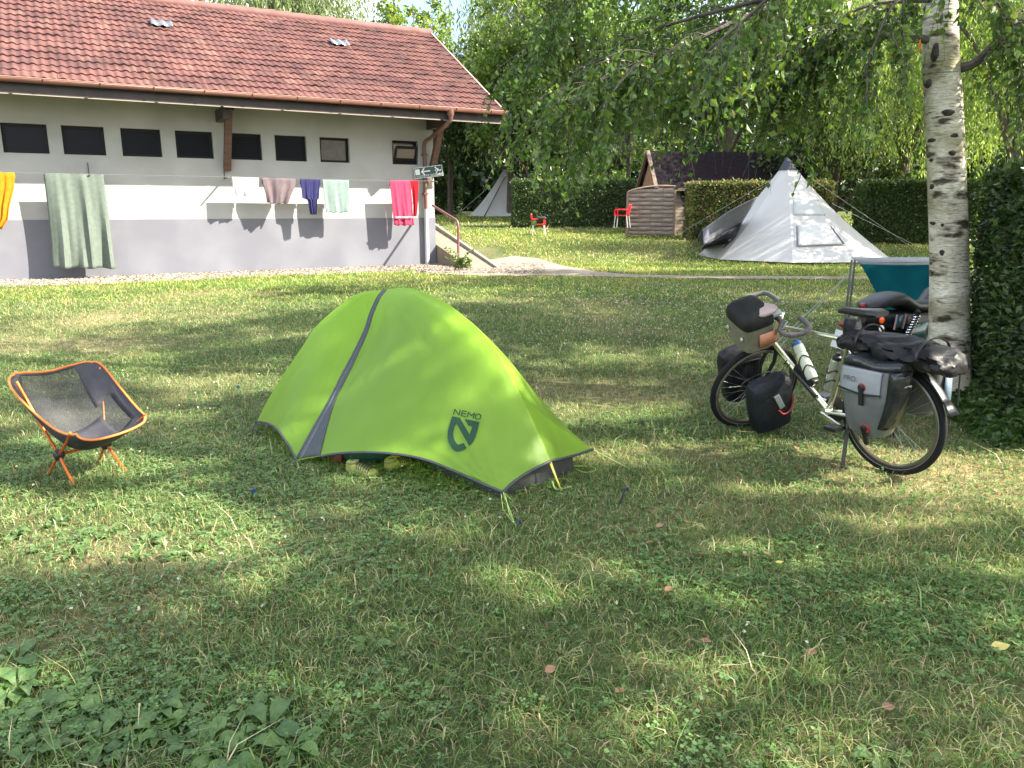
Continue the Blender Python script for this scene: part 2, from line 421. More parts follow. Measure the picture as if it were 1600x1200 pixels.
# roof
q_len = math.hypot(E_EAVE-E_RIDGE, Z_RIDGE-Z_EAVE); up = Vector((0, 0, 1)); 
QV = (NV*(-(E_EAVE-E_RIDGE))+up*(Z_RIDGE-Z_EAVE)).normalized(); RN = TV.cross(QV).normalized()
if RN.z < 0: RN = -RN
NS = SL-.6
per = .158; n_per = int((S_VERGE-NS)/per); k = 7
ss = S_VERGE-np.arange(n_per*k+1)/k*per; ph = (np.arange(n_per*k+1) % k)/k
prof = .019*np.sin(np.pi*np.clip(ph/.62, 0, 1))-.006*np.sin(np.pi*np.clip((ph-.62)/.38, 0, 1))
o3 = np.array(W(0, E_EAVE, Z_EAVE)); tv, qv, rn = map(np.array, (TV, QV, RN))
row = .31; nr = int(math.ceil(q_len/row)); Vq = []; Cq = []
cols_rand = rng.random((nr, n_per+1)); 
for r in range(nr):
    q0, q1 = r*row, min((r+1)*row+.03, q_len)
    jit = .006*rng.normal(size=n_per+1); ci = np.minimum(np.arange(n_per*k)//k, n_per)
    def line(q, h): return o3+ss[:, None]*tv+q*qv+(h+prof)[:, None]*rn
    hj = np.append(jit[ci], jit[-1])
    bot = line(q0, .036+hj); top = line(q1, .004); und = line(q0+.002, 0+hj)
    base = np.array([.112, .055, .050]); alt = np.array([.098, .051, .049]); lt = np.array([.125, .07, .061])
    c = cols_rand[r][ci][:, None]; colr = base*(1-c)+alt*c
    sel = rng.random(n_per+1)[ci] > .93; colr[sel] = lt
    fade = np.clip(((S_VERGE-ss[:-1])/12), 0, 1)[:, None]; colr = colr*(.86+.14*fade)
    Vq.append(np.stack([bot[1:], bot[:-1], top[:-1], top[1:]], 1)); Cq.append(colr)
    edge = np.where((rng.random(n_per+1) > .95)[ci][:, None], np.array([.24, .19, .17]), colr*.9)
    Vq.append(np.stack([und[1:], und[:-1], bot[:-1], bot[1:]], 1)); Cq.append(edge)
rf = quads('roof', np.concatenate(Vq), M_tile, B, np.concatenate(Cq))
m = MB()
for sgn in (1, -1):
    def RW(s, e, z): 
        ee = e if sgn > 0 else 2*E_RIDGE-e
        return W(s, ee, z)
    rows = []
    zt = lambda e: Z_EAVE+SLOPE*(E_EAVE-e)
    pl = [RW(NS, E_EAVE, zt(E_EAVE)-.03), RW(NS, E_RIDGE, zt(E_RIDGE)-.03), RW(NS, E_RIDGE, zt(E_RIDGE)-.14), RW(NS, E_EAVE, zt(E_EAVE)-.14)]
    m.prism(pl, TV*(S_VERGE-.03-NS))
m.build('roof_deck', M_dark, B)
m = MB(); m.box((NS, 2*E_RIDGE-E_EAVE, Z_EAVE-.02), (S_VERGE, 2*E_RIDGE-E_EAVE+.02, Z_EAVE), W)
pl = [W(NS, E_RIDGE, Z_RIDGE+.03), W(NS, 2*E_RIDGE-E_EAVE, Z_EAVE+.03), W(NS, 2*E_RIDGE-E_EAVE, Z_EAVE-.03), W(NS, E_RIDGE, Z_RIDGE-.03)]
m.prism(pl, TV*(S_VERGE-NS)); m.build('rear_roof', mat('rear_tile', (.22, .08, .06), (.3, .1, .08), scale=5, rough=.85), B)
m = MB(); s = S_VERGE+.03; i = 0
while s > NS:
    a = W(s, E_RIDGE, Z_RIDGE+.0); b = W(s-.44, E_RIDGE, Z_RIDGE+.0)
    m.tube([a, b], [.135+.012*rng.random(), .118], n=12); s -= .40; i += 1
m.build('ridge_tile', mat('ridge_clay', (.13, .055, .048), (.16, .075, .065), scale=4, rough=.8), B)
m = MB(); zt = lambda e: Z_EAVE+SLOPE*(E_EAVE-e)
pl = [W(S_VERGE-.02, E_EAVE+.05, zt(E_EAVE+.05)+.075), W(S_VERGE-.02, E_RIDGE, zt(E_RIDGE)+.085), W(S_VERGE-.02, E_RIDGE, zt(E_RIDGE)-.09), W(S_VERGE-.02, E_EAVE+.05, zt(E_EAVE+.05)-.10)]
m.prism(pl, TV*.035); m.build('verge_board', mat('verge', (.34, .2, .15), (.42, .26, .2), scale=3, rough=.6), B)
for (px, py) in ((252, 37), (530, 67)):
    p = PLN(px, py, W(0, E_EAVE, Z_EAVE)+RN*.06, RN); m = MB()
    rows = [[p+TV*(x/14*.46-.23)+QV*q+RN*(.02+.018*math.sin(x/14*math.pi*4.6)) for x in range(15)] for q in (-.17, .17)]
    m.grid(rows); m.build('skylight_tile', mat('clear_tile', (.10, .105, .125), rough=.3), B, solid=.01)
# fascia, gutter, brackets, downpipe
m = MB(); m.box((NS, E_EAVE-.03, Z_EAVE-.27), (S_VERGE-.05, E_EAVE+.0, Z_EAVE-.03), W); m.build('fascia', M_dark, B)
m = MB(); s = NS
while s < S_VERGE-.3:
    e = s+1.15+.05*rng.random(); m.box((s, E_EAVE-.032, Z_EAVE-.287), (min(e, S_VERGE-.06), E_EAVE-.002, Z_EAVE-.272), W); s = e+.06
m.build('pale_batten', M_pale, B)
m = MB(); rows = []
GE, GZc, GR = E_EAVE+.085, Z_EAVE-.01, .078
for s in (NS, S_VERGE+.06):
    rows.append([W(s, GE+GR*math.cos(math.pi+math.pi*j/10), GZc+GR*math.sin(math.pi+math.pi*j/10)) for j in range(11)])
m.grid(rows); gu = m.build('gutter', M_pipe, B, solid=.008, fix=False)
m = MB(); m.tube([W(NS, GE+GR, GZc+.004), W(S_VERGE+.06, GE+GR, GZc+.004)], .011, n=6); m.build('gutter_lip', mat('copper_lip', (.24, .14, .10), rough=.35), gu)
s = S_VERGE-.4
while s > SL+2:
    m = MB(); pts = [W(s, GE+(GR+.008)*math.cos(math.pi+math.pi*j/8), GZc+(GR+.008)*math.sin(math.pi+math.pi*j/8)) for j in range(9)]
    m.tube(pts, .011, n=5); m.build('gutter_bracket', M_pipe, gu); s -= .93
sdp = WP(663, 300)[0]; sgu = WP(704, 185, GE)[0]
m = MB(); pts = smooth_poly([W(sgu, GE, GZc-.06), W(sgu, GE, GZc-.26), W(sgu-.05, GE-.15, GZc-.36), W(sdp+.1, .3, GZc-.58), W(sdp, .09, GZc-.72), W(sdp, .08, GZc-1.1), W(sdp, .08, 1.6), W(sdp, .08, Z_GREY+.2)], 40)
m.tube(pts, .048, n=10); m.lathe(W(sgu, GE, GZc-.03), (0, 0, -1), [(0, .085), (.12, .085), (.2, .05)], 12)
dp = m.build('downpipe', M_pipe, B)
m = MB(); m.tube([W(sdp, .085, Z_GREY+.22), W(sdp, .085, ZB-.1)], .056, n=10); m.build('grey_shoe_pipe', mat('grey_pipe', (.42, .42, .44), rough=.5), dp)
for z in (2.9, 1.95):
    m = MB(); m.box((sdp-.06, 0, z-.02), (sdp+.06, .14, z+.02), W); m.build('pipe_clip', M_pipe, dp)
# struts and purlins
def strut(s, thick):
    m = MB(); m.bar(W(s, .02, 2.42), W(s, .82, Z_EAVE-.12+.02), .13, .15, up=TV); o = m.build('roof_strut', M_wood, B, bevel=.01)
    m = MB(); m.box((s-.16, 0, 3.42), (s-.02, .95, 3.66), W); m.build('beam_end', M_dark, B, bevel=.008)
    m = MB(); m.box((s-.09, .72, 3.60), (s+.09, .90, 3.82), W); m.build('purlin_end', M_dark, B)
strut(WP(352, 230)[0], 1)
s2 = SR-.08
m = MB(); m.bar(W(s2, .02, 2.42), W(s2, .85, Z_EAVE-.10), .13, .15, up=TV); m.build('roof_strut', M_wood, B, bevel=.01)
m = MB(); m.box((s2-.09, -.1, 3.50), (s2+.07, 1.05, 3.78), W); m.build('beam_end', M_dark, B, bevel=.008)

# ================================================================ washing lines and clothes
DL = .42
sA, zA = WP(358, 275, DL); sB, zB = WP(655, 284, DL)
zl = .5*(zA+zB); print('line z', zA, zB)
L1 = thing('clothes_line', 'thin washing line on wall brackets carrying the coloured laundry', 'clothes line', W(sA, DL, zl))
def zline(s): return zl-.02*math.sin(max(0, min(1, (s-sA)/(SR-sA)))*math.pi) if s > sA else zl
m = MB(); m.tube([W(s, DL, zline(s)) for s in np.linspace(SL+.5, SR-.1, 60)], .0032, n=4); m.build('line', mat('line_wire', (.14, .14, .14), rough=.5), L1)
m = MB(); m.tube([W(s, .26, zl+.012) for s in np.linspace(SL+.5, SR-.1, 30)], .0025, n=4); m.build('line', MATS['line_wire'], L1)
for s in (sA-.03, WP(140, 278, .2)[0], SR-.12):
    m = MB(); m.bar(W(s, .0, zl-.012), W(s, DL+.04, zl-.012), .035, .016); m.bar(W(s, .012, zl-.03), W(s, .012, zl+.25), .03, .014, up=TV); m.build('bracket', mat('bracket_iron', (.10, .06, .05), rough=.6), L1)
def cloth(name, label, cat, rows, m, amp=.02, freq=16, seed=0, sag=0, group='laundry on the washing line', back=.12, nx=30, ny=26):
    """rows: (y pixel, left pixel, right pixel) from top to hem, read on the plane of the line"""
    rr = random.Random(seed); ph = [rr.random()*6.28 for _ in range(6)]
    pts = []
    tops = None; tab = []
    for (py, xl, xr) in rows:
        a = WP(xl, py, DL); b = WP(xr, py, DL); tab.append((a, b))
    z0 = tab[0]; 
    def samp(v):
        u = v*(len(tab)-1); i = min(int(u), len(tab)-2); t = u-i
        return [tuple(tab[i][k][c]*(1-t)+tab[i+1][k][c]*t for c in (0, 1)) for k in (0, 1)]
    grid = []
    for j in range(-3, ny+1):
        v = max(j, 0)/ny; a, b = samp(v); r = []
        for i in range(nx+1):
            u = i/nx; s = a[0]*(1-u)+b[0]*u; z = a[1]*(1-u)+b[1]*u
            top = zline(z0[0][0]*(1-u)+z0[1][0]*u)
            z = z+(top-(z0[0][1]*(1-u)+z0[1][1]*u))*(1-v)
            z -= sag*math.sin(u*math.pi)*v
            wv = amp*(.25+v)*(math.sin(u*freq+ph[0]+1.5*v)+.6*math.sin(u*freq*1.7+ph[1]-2*v)+.4*math.sin(u*freq*2.9+ph[2]))
            e = DL+.012+wv+.03*v
            if v > .95: z += .012*math.sin(u*19+ph[3])
            if j < 0: e = DL-.012-.008*abs(wv)*20; z = top-back*(-j)/3+.0; 
            if j == 0: e = DL; z = top+.006
            r.append(W(s, e, z))
        grid.append(r)
    mm = MB(); mm.grid(grid); o = mm.build(name, m, solid=.004, fix=False)
    loc = W(tab[0][0][0], DL, zl)
    for vtx in o.data.vertices: vtx.co -= loc
    o.location = loc
    return tag(o, label, cat, group)
def fab(n, c, c2=None, tr=.12): return mat(n, c, c2 or tuple(x*.85 for x in c), scale=14, rough=.9, bump=.25, bscale=220, spec=.1, trans=tr)
cloth('yellow_garment', 'mustard yellow garment hanging at the far left end of the washing line', 'clothing', [(278, -34, 24), (300, -34, 23), (325, -32, 16), (345, -30, 13), (358, -28, 3)], fab('mustard_cloth', (.40, .19, .012)), .02, 22, 3)
cloth('bed_sheet', 'large sage green sheet hanging almost to the gravel', 'sheet', [(279, 69, 162), (330, 75, 169), (380, 80, 175), (419, 82, 180)], fab('sage_cloth', (.135, .165, .14)), .045, 15, 5)
cloth('white_shirt', 'small white shirt on the line just right of the timber strut', 'clothing', [(277, 362, 404), (290, 363, 404), (300, 364, 403), (306, 366, 402)], fab('white_cloth', (.36, .36, .39)), .012, 12, 6)
cloth('grey_shirt', 'mauve grey shirt draped in swags between the white and navy clothes', 'clothing', [(281, 409, 462), (292, 411, 461), (304, 415, 455), (317, 417, 450)], fab('mauve_cloth', (.15, .115, .125)), .028, 9, 7, sag=.02)
cloth('navy_shorts', 'navy blue garment narrowing to a strap between mauve shirt and mint towel', 'clothing', [(287, 469, 501), (302, 471, 499), (313, 472, 498), (314, 480, 495), (335, 484, 494)], fab('navy_cloth', (.03, .03, .095)), .014, 16, 8)
cloth('mint_towel', 'pale mint towel hanging between the navy clothes and pink towel', 'towel', [(288, 504, 545), (305, 505, 545), (320, 507, 546), (331, 509, 546)], fab('mint_towel', (.20, .265, .245)), .012, 10, 9, sag=.02)
pk = cloth('pink_towel', 'long bright pink towel with a pale border stripe near the hem', 'towel', [(288, 609, 641), (310, 611, 643), (330, 613, 644), (352, 615, 646)], fab('pink_towel', (.42, .05, .105)), .014, 14, 10)
cloth('red_top', 'crimson red top hanging at the right end beside the pink towel', 'clothing', [(286, 641, 654), (300, 643, 653), (320, 645, 652), (338, 645, 650)], fab('red_cloth', (.36, .012, .02)), .018, 7, 11, nx=14)
m = MB(); a0, b0 = WP(615, 340, DL), WP(643, 340, DL)
m.grid([[W(a0[0]*(1-u)+b0[0]*u, DL+.07+.01*math.sin(u*14), z) for u in np.linspace(0, 1, 14)] for z in (a0[1]-.03, a0[1]+.03)])
o = m.build('border_stripe', mat('pale_pink', (.5, .17, .2), rough=.9), solid=.003, fix=False)
for v in o.data.vertices: v.co -= pk.location
o.parent = pk

# ================================================================ emergency exit sign
ps = WP(670, 268, .30); sc = W(SR-.02, .30, ps[1]); sc = U(669.5, 268.5, sc.y)
SG = thing('exit_sign', 'dark green emergency exit sign with white arrow at the building corner', 'sign', sc)
vx = Vector((math.cos(.12), math.sin(.12)*1.0, .13)).normalized(); vz = Vector((0, 0, 1)); vz = (vz-vx*vz.dot(vx)).normalized(); vy = vx.cross(vz)
hw = .5*43/1200*sc.y*1.0; hh = hw*.36
def S2(x, y, d=0): return sc+vx*(x*hw)+vz*(y*hw)-vy*(-d)
def flat(polys, d, t, nm, mt, par):
    m = MB()
    for p in polys: m.prism([S2(x, y, d) for x, y in p], vy*(-t) if False else -vy*0+vy*0+(CAM-sc).normalized()*t)
    return m.build(nm, mt, par)
M_sgw = mat('sign_white', (.72, .74, .73), rough=.5); M_sgg = mat('sign_green', (.018, .050, .045), (.024, .062, .055), scale=8, rough=.4)
flat([[(-1, -.37), (1, -.37), (1, .37), (-1, .37)]], -.01, .02, 'panel', M_sgw, SG)
tw = (CAM-sc).normalized()
def S3(x, y, k): return sc+vx*(x*hw)+vz*(y*hw)+tw*k
m = MB(); m.prism([S3(x, y, .012) for x, y in ((-.965, -.335), (.965, -.335), (.965, .335), (-.965, .335))], tw*.004); m.build('green_face', M_sgg, SG)
m = MB()
shapes = [[(-.92, -.12), (-.60, -.12), (-.60, .26), (-.92, .26)], [(-.52, .06), (-.30, .30), (-.22, .30), (-.40, .06), (-.22, -.2), (-.30, -.2)], [(-.42, .02), (.12, .02), (.12, .10), (-.42, .10)]]
shapes += stroke2d([(.58, .16), (.70, .06)], .09)+stroke2d([(.48, .02), (.56, .12), (.68, .12), (.76, .05)], .045)+stroke2d([(.68, .06), (.58, -.06), (.52, -.16)], .055)+stroke2d([(.68, .04), (.80, -.02), (.90, .06)], .055)
shapes += [[(.52+.055*math.cos(t), .24+.055*math.sin(t)) for t in np.linspace(0, 6.28, 10)[:-1]]]
for p in shapes: m.prism([S3(x, y, .016) for x, y in p], tw*.003)
vs, fs = text_faces('SORTIE DE SECOURS', .19)
m.add([S3(v.x*1.02+.02, v.y-.24, .019) for v in vs], fs)
m.build('pictogram', M_sgw, SG)
m = MB(); m.bar(sc-tw*.02-vz*.05, W(SR-.05, 0, sc.z-.05), .03, .03); m.bar(sc-tw*.02-vz*.12, W(SR-.05, -.02, sc.z-.35), .09, .09); m.build('mounting_arm', mat('arm_cream', (.55, .47, .40), rough=.7), SG)

# ================================================================ ramp, kerb, handrail
rb = P(778, 420); ra = W(SR+.02, -.3, ZB)
IN = -NV
m = MB(); wdt = (rb-W(SR, 0, ZB)).dot(TV)
def RP(s, d, z): return W(SR+s, -d, z)
r0, r1, rz = -.15, 4.6, 1.15
d0 = -(rb-FOOT).dot(NV)
m.prism([RP(.03, d0, ZB-.1), RP(.03, d0+4.6, ZB-.1), RP(.03, d0+4.6, ZB+rz), RP(.03, d0, ZB+.01)], TV*(wdt-.1))
RA = thing('concrete_ramp', 'beige concrete ramp rising along the end wall behind the handrail', 'ramp', RP(0, d0, ZB))
m.build('slab', mat('ramp_concrete', (.15, .12, .088), (.20, .16, .12), scale=3, rough=.9, bump=.2), RA)
m = MB(); m.prism([RP(wdt-.06, d0-.05, ZB-.1), RP(wdt-.06, d0+4.65, ZB+rz-.1), RP(wdt-.06, d0+4.65, ZB+rz+.12), RP(wdt-.06, d0-.05, ZB+.06)], TV*.10); m.build('kerb', mat('kerb_concrete', (.20, .18, .145), (.26, .235, .195), scale=6, rough=.9), RA, bevel=.015)
hb = P(716.5, 421); 
h1 = U(715.5, 350, hb.y); h0 = U(708, 341, hb.y+.15); h2 = U(676, 321, hb.y+1.2)
HR = thing('handrail', 'mauve painted tubular handrail bending down beside the ramp', 'handrail', hb)
m = MB(); m.tube(smooth_poly([hb-Vector((0, 0, .1)), hb*.5+h1*.5, h1, h0, h0*.6+h2*.4, h2], 30), .030, n=10); m.build('rail_tube', mat('mauve_paint', (.15, .055, .06), (.19, .075, .08), scale=6, rough=.4), HR)

# ================================================================ path
def sheet(name, ctr, lift, m, kind='structure'):
    """ctr: list of (point a, point b) cross pairs"""
    rows = []
    for i, (a, b) in enumerate(ctr):
        r = []
        for u in np.linspace(0, 1, 7):
            p = a*(1-u)+b*u; r.append(Vector((p.x, p.y, float(g(p.y))+lift+.012*math.sin(u*math.pi))))
        rows.append(r)
    mm = MB(); mm.grid(rows); return tag(mm.build(name, m), kind=kind)
M_grav = mat('gravel', (.20, .165, .135), (.35, .29, .24), scale=55, rough=.95, bump=1.0, bscale=90, spec=.15, detail=3)
pairs = []
for s in np.linspace(SL-1, SR+.2, 40):
    wv = 1.75+.12*math.sin(s*1.3)+.08*math.sin(s*3.1)
    pairs.append((W(s, -.02, 0), W(s, wv, 0)))
sheet('gravel_strip', pairs, .008, M_grav)
def trk(pts):
    out = []
    for (x, y0, y1) in pts:
        a = P(x, y0); b = P(x, y1); out.append((Vector((a.x, a.y, 0)), Vector((b.x, b.y, 0))))
    return out
tr = trk([(665, 414, 428), (720, 417, 430), (760, 408, 432), (800, 400, 432), (840, 404, 431), (880, 416, 432), (940, 426, 433), (1000, 430.5, 434.5), (1100, 432, 436), (1250, 432.5, 437), (1400, 433, 438), (1600, 433, 438.5), (1800, 433, 439)])
fine = []
for (a, b), (c, d) in zip(tr[:-1], tr[1:]):
    n = max(2, int((c-a).length/.25))
    for i in range(n):
        t = i/n; j = .05*(fbm(np.array([a.x*(1-t)+c.x*t])*2, np.array([0.5]), 3)[0]-.5)*4
        fine.append((a*(1-t)+c*t+Vector((0, j, 0)), b*(1-t)+d*t+Vector((0, j*.6, 0))))
sheet('gravel_path', fine, .014, M_grav)
tr2 = trk([(760, 398, 408), (745, 388, 400), (720, 378, 392), (700, 362, 376)])
# ================================================================ green tent
F = P(877, 766); AX = Vector((-.62, .785, 0)).normalized(); PN = Vector((AX.y, -AX.x, 0))
APX = PLN(602, 452, F, PN)
RIDGE = [PLN(x, y, F, PN) for x, y in ((602, 452), (640, 450.5), (690, 469), (735, 503), (775, 547), (813, 618), (836, 666), (860, 720))]
TA = P(464, 720, .03); TB = P(786, 769, .05); TC = P(926, 702, .12)
def vpl(a, b): d = b-a; return Vector((d.y, -d.x, 0)).normalized()
STR = [PLN(x, y, TA, vpl(TA, APX)) for x, y in ((600, 453), (590, 465), (580, 489), (572, 515), (555, 552), (540, 582), (520, 622), (492, 673), (464, 720))]
STR[0] = APX; STR[-1] = TA
AB = [TA]+[PLN(x, y, TA, vpl(TA, TB)) for x, y in ((500, 713), (527, 709), (560, 707), (610, 708.5), (660, 717), (710, 736), (752, 755))]+[TB]
RL = RIDGE[-1]
BR = [TB]+[PLN(x, y, TB, vpl(TB, RL)) for x, y in ((803, 753), (827, 737))]+[RL]
RC = [RL]+[PLN(x, y, RL, vpl(RL, TC)) for x, y in ((880, 716), (902, 710))]+[TC]
R813 = RIDGE[5]
SIL = [R813]+[PLN(x, y, R813, vpl(R813, TC)) for x, y in ((843, 643), (873, 667), (904, 688))]+[TC]
TL = U(401, 659, 5.3)
LS = [APX]+[PLN(x, y, APX, vpl(APX, TL)) for x, y in ((567, 457), (542, 469), (515, 490), (492, 512), (472, 542), (445, 582), (420, 622))]+[TL]
AL = [TA]+[PLN(x, y, TA, vpl(TA, TL)) for x, y in ((447, 690), (432, 670), (417, 661.5))]+[TL]
print('tent', APX, TA, TB, TC, TL)
M_fly = mat('green_fly', (.235, .42, .045), (.26, .455, .053), scale=3, rough=.42, trans=.52, tcol=(.56, .78, .06), bump=.6, bscale=4.5, spec=.4, stretch=(2.2, 2.2, .5))
M_tgrey = mat('grey_tape', (.034, .042, .049), (.050, .058, .064), scale=30, rough=.55, trans=.1)
M_inner = mat('inner_tent_grey', (.030, .032, .034), (.045, .047, .048), scale=9, rough=.7, trans=.1, bump=.3, bscale=14)
M_cord = mat('lime_cord', (.45, .62, .16), rough=.7)
M_pole = mat('tent_pole', (.62, .52, .05), rough=.4)
TENT = thing('green_tent', 'lime green one person tent with a grey door stripe pitched on the lawn', 'tent', Vector((F.x, F.y, 0)))
def wrinkle(rows, amp, seed, freq=7, at=None):
    n = len(rows); k = len(rows[0]); out = []
    for j, r in enumerate(rows):
        o = []
        for i, p in enumerate(r):
            u = i/(k-1); v = j/(n-1); e = math.sin(u*math.pi)*math.sin(v*math.pi)
            w0 = amp*e*(math.sin(freq*(u*1.3+v*.8)+seed)+.5*math.sin(freq*2.3*(u-.5*v)+seed*2))
            # radiating tension folds at the pegged corners
            for (cu, cv, am, r0_, fq) in (at or []):
                du, dv = u-cu, v-cv; rr = math.hypot(du, dv)
                if rr > .01: w0 += am*math.exp(-((rr-r0_)/(.10+r0_))**2)*math.sin(math.atan2(dv, du)*fq+seed)*min(1, 6*min(u, 1-u)+.15)
            o.append(p+Vector((-.3, -.6, .2))*w0)
        out.append(o)
    return out
m = MB(); mid = [r for r in RIDGE]
main = wrinkle(coons(RIDGE, AB, STR, BR[::-1], 56, 46), .005, 1.0, 7, [(1, 1, .0065, .20, 24), (.62, 1, .003, .2, 26), (0, 1, .005, .12, 24), (0, 0, .007, .2, 22)])
m.grid(main)
left = wrinkle(coons([APX]*4, AL[::-1], LS, STR, 34, 40), .004, 2.2, 8, [(1, 1, .006, .15, 24), (0, 1, .005, .15, 22), (.5, 0, .003, .3, 26)]); m.grid(left)
tail = coons([R813]*3, RC, RIDGE[5:], SIL, 20, 20); m.grid(tail)
PF = PN if PN.dot(Vector((1, 1, 0))) > 0 else -PN
TL2 = F+AX*2.2+PF*.52+Vector((0, 0, .08))
m.grid(coons([APX]*3, [TL2, (TL2+TL)/2+Vector((0, 0, .14))+AX*.04, TL], [APX, APX*.6+TL2*.4+Vector((0, 0, .2)), APX*.25+TL2*.75+Vector((0, 0, .12)), TL2], LS, 20, 26))
bk = [TL2, TL2*.6+TC*.4+Vector((.12, .15, .10)), TL2*.3+TC*.7+Vector((.06, .1, .10)), TC]
m.grid(coons(RIDGE[:6], bk, [APX, APX*.6+TL2*.4+Vector((0, 0, .2)), APX*.25+TL2*.75+Vector((0, 0, .12)), TL2], SIL, 34, 26))
fly = m.build('fly_sheet', M_fly, TENT, sharp=55)
bvh = BVHTree.FromPolygons([p for r in main for p in r], [(j*56+i, j*56+i+1, (j+1)*56+i+1, (j+1)*56+i) for j in range(45) for i in range(55)])
bvl = BVHTree.FromPolygons([p for r in left for p in r], [(j*34+i, j*34+i+1, (j+1)*34+i+1, (j+1)*34+i) for j in range(39) for i in range(33)])
def onsurf(px, py, lift, bv=None):
    d = ray(px, py).normalized()
    for b in ([bv] if bv else [bvh, bvl]):
        h = b.ray_cast(CAM, d)
        if h[0] is not None:
            return h[0]-d*lift
    return None
# door stripe with gusset: offset along the surface seen from the front
m = MB(); rows = []
sl = [(598, 452.5), (588, 465), (577, 489), (568.5, 515), (551, 552), (535, 582), (515, 622), (487, 671), (462, 716.5)]
sr = [(604.5, 452.5), (594.5, 465), (583.5, 490), (575.5, 516), (559.5, 553), (545, 583), (525, 623), (511, 667), (500, 711)]
def r2(pts, n): return smooth_poly([Vector((x, y, 0)) for x, y in pts], n)
stripe_pts = []
SLp, SRp = r2(sl, 40), r2(sr, 40)
last = None
STRs = smooth_poly(STR, 40); 
for i in range(40):
    r = []
    for u in np.linspace(0, 1, 7):
        q = SLp[i]*(1-u)+SRp[i]*u; h = onsurf(q.x, q.y, .007)
        if h is None: h = PLN(q.x, q.y, STRs[i], Vector((-.4, -.9, 0)))-ray(q.x, q.y).normalized()*.007
        r.append(h)
    rows.append(r)
m.grid(rows); m.build('door_stripe', M_tgrey, TENT, solid=.003, fix=False)
m = MB(); rows = []
for i in range(4, 40):
    q = SLp[i]*.6+SRp[i]*.4; q2 = SLp[i]*.42+SRp[i]*.58; r = []
    if i > 24: k = (i-24)/15*.3; q = SLp[i]*(.6+k)+SRp[i]*(.4-k); q2 = SLp[i]*(.42+k)+SRp[i]*(.58-k)
    for qq in (q, q2):
        h = onsurf(qq.x, qq.y, .012) or PLN(qq.x, qq.y, STRs[i], Vector((-.4, -.9, 0)))-ray(qq.x, qq.y).normalized()*.012
        r.append(h)
    rows.append(r)
m.grid(rows); m.build('zip', mat('zip_grey', (.085, .10, .105), (.055, .065, .07), scale=60, rough=.4), TENT, solid=.002, fix=False)
# printed mark and wording
k = 80/1129
def L2(x, y): return (690+x*k, 630+y*k)
def decal(polys, nm, lift=.006):
    bm = bmesh.new()
    for poly in polys:
        tri = tessellate_polygon([[Vector((x, y, 0)) for x, y in poly]]); vs = [bm.verts.new((x, y, 0)) for x, y in poly]
        for t in tri:
            try: bm.faces.new([vs[i] for i in t])
            except ValueError: pass
    bmesh.ops.subdivide_edges(bm, edges=bm.edges[:], cuts=3, use_grid_fill=True)
    bmesh.ops.triangulate(bm, faces=bm.faces[:]); bm.verts.index_update(); vv = []
    for v in bm.verts:
        x, y = L2(v.co.x, v.co.y); h = onsurf(x, y, lift, bvh)
        vv.append(h if h is not None else U(x, y, 4.4))
    m = MB(); m.add(vv, [[v.index for v in f.verts] for f in bm.faces], True); bm.free()
    return m.build(nm, mat('print_grey', (.012, .045, .024), rough=.6, spec=.2), TENT, fix=False, sharp=0)
shield = [(235, 285), (400, 320), (620, 690), (680, 510), (585, 485), (505, 345), (835, 410), (795, 590), (740, 760), (680, 870), (610, 945), (320, 430), (275, 550), (252, 680), (270, 780), (310, 860), (360, 912), (430, 900), (490, 875), (550, 990), (450, 1040), (370, 1065), (310, 1055), (230, 990), (160, 880), (130, 760), (132, 640), (165, 500)]
decal([shield], 'shield_mark')
let = []
for pl in ([(262, 245), (292, 130), (380, 262), (413, 145)], [(552, 180), (460, 168), (432, 272), (525, 295)], [(448, 220), (535, 238)], [(563, 305), (595, 195), (655, 275), (728, 215), (692, 335)], [(775, 240), (835, 240), (868, 275), (845, 345), (775, 352), (740, 320), (750, 268), (775, 240)]):
    let += stroke2d(pl, 21)
decal(let, 'brand_lettering', .0065)
# hems
m = MB()
for e in (AB[1:], BR, RC, AL): m.tube(smooth_poly(e, 40), .009, n=5)
m.build('hem', M_tgrey, TENT)
# inner tent
I0, I1 = P(782, 779), P(897, 737); NP_ = -PF
I3 = F+AX*2.15+NP_*.50; I2 = F+AX*2.15+PF*.5
for q in (I0, I1, I2, I3): q.z = .0
m = MB(); base = [I0, I1, I2, I3]; ctr = sum(base, Vector())/4
lo = [b+(ctr-b)*0 for b in base]; hi = [b+(ctr-b)*k_+Vector((0, 0, h_)) for b, k_, h_ in zip(base, (.03, .02, .10, .10), (.07, .15, .17, .16))]
# straight-edged tub, then net body up to the ridge
def ring(c, n=14):
    out = []
    for i in range(4):
        for t in range(n): out.append(c[i]*(1-t/n)+c[(i+1) % 4]*(t/n))
    return out
ra0, ra1 = ring(lo), ring(hi)
rid = []
RU = [(q-F).dot(AX) for q in RIDGE[::-1]]; RZ = [q.z for q in RIDGE[::-1]]
for p in ra1:
    s = max(.12, min(1.0, (p-F).dot(AX)/1.75)); zz = .19+(APX.z-.12-.19)*math.sin(s*math.pi/2)*.97
    s2 = max(.35, min(1.55, (p-F).dot(AX))); rid.append(F+AX*s2+Vector((0, 0, np.interp(s2, RU, RZ)-.07)))
m.grid([ra0, [a*.5+b*.5 for a, b in zip(ra0, ra1)], ra1], True, True)
m.build('groundsheet_tub', M_inner, TENT, fix=False)
m = MB(); m.grid([ra1, [a*.55+b*.45 for a, b in zip(ra1, rid)], rid], True, True)
m.build('inner_net', mat('inner_net_grey', (.05, .052, .05), rough=.85, trans=.35), TENT, fix=False)
m = MB(); m.tube(smooth_poly([r+Vector((0, 0, -.012)) for r in RIDGE[:-1]]+[F], 40), .0055, n=6); m.build('pole', M_pole, TENT)
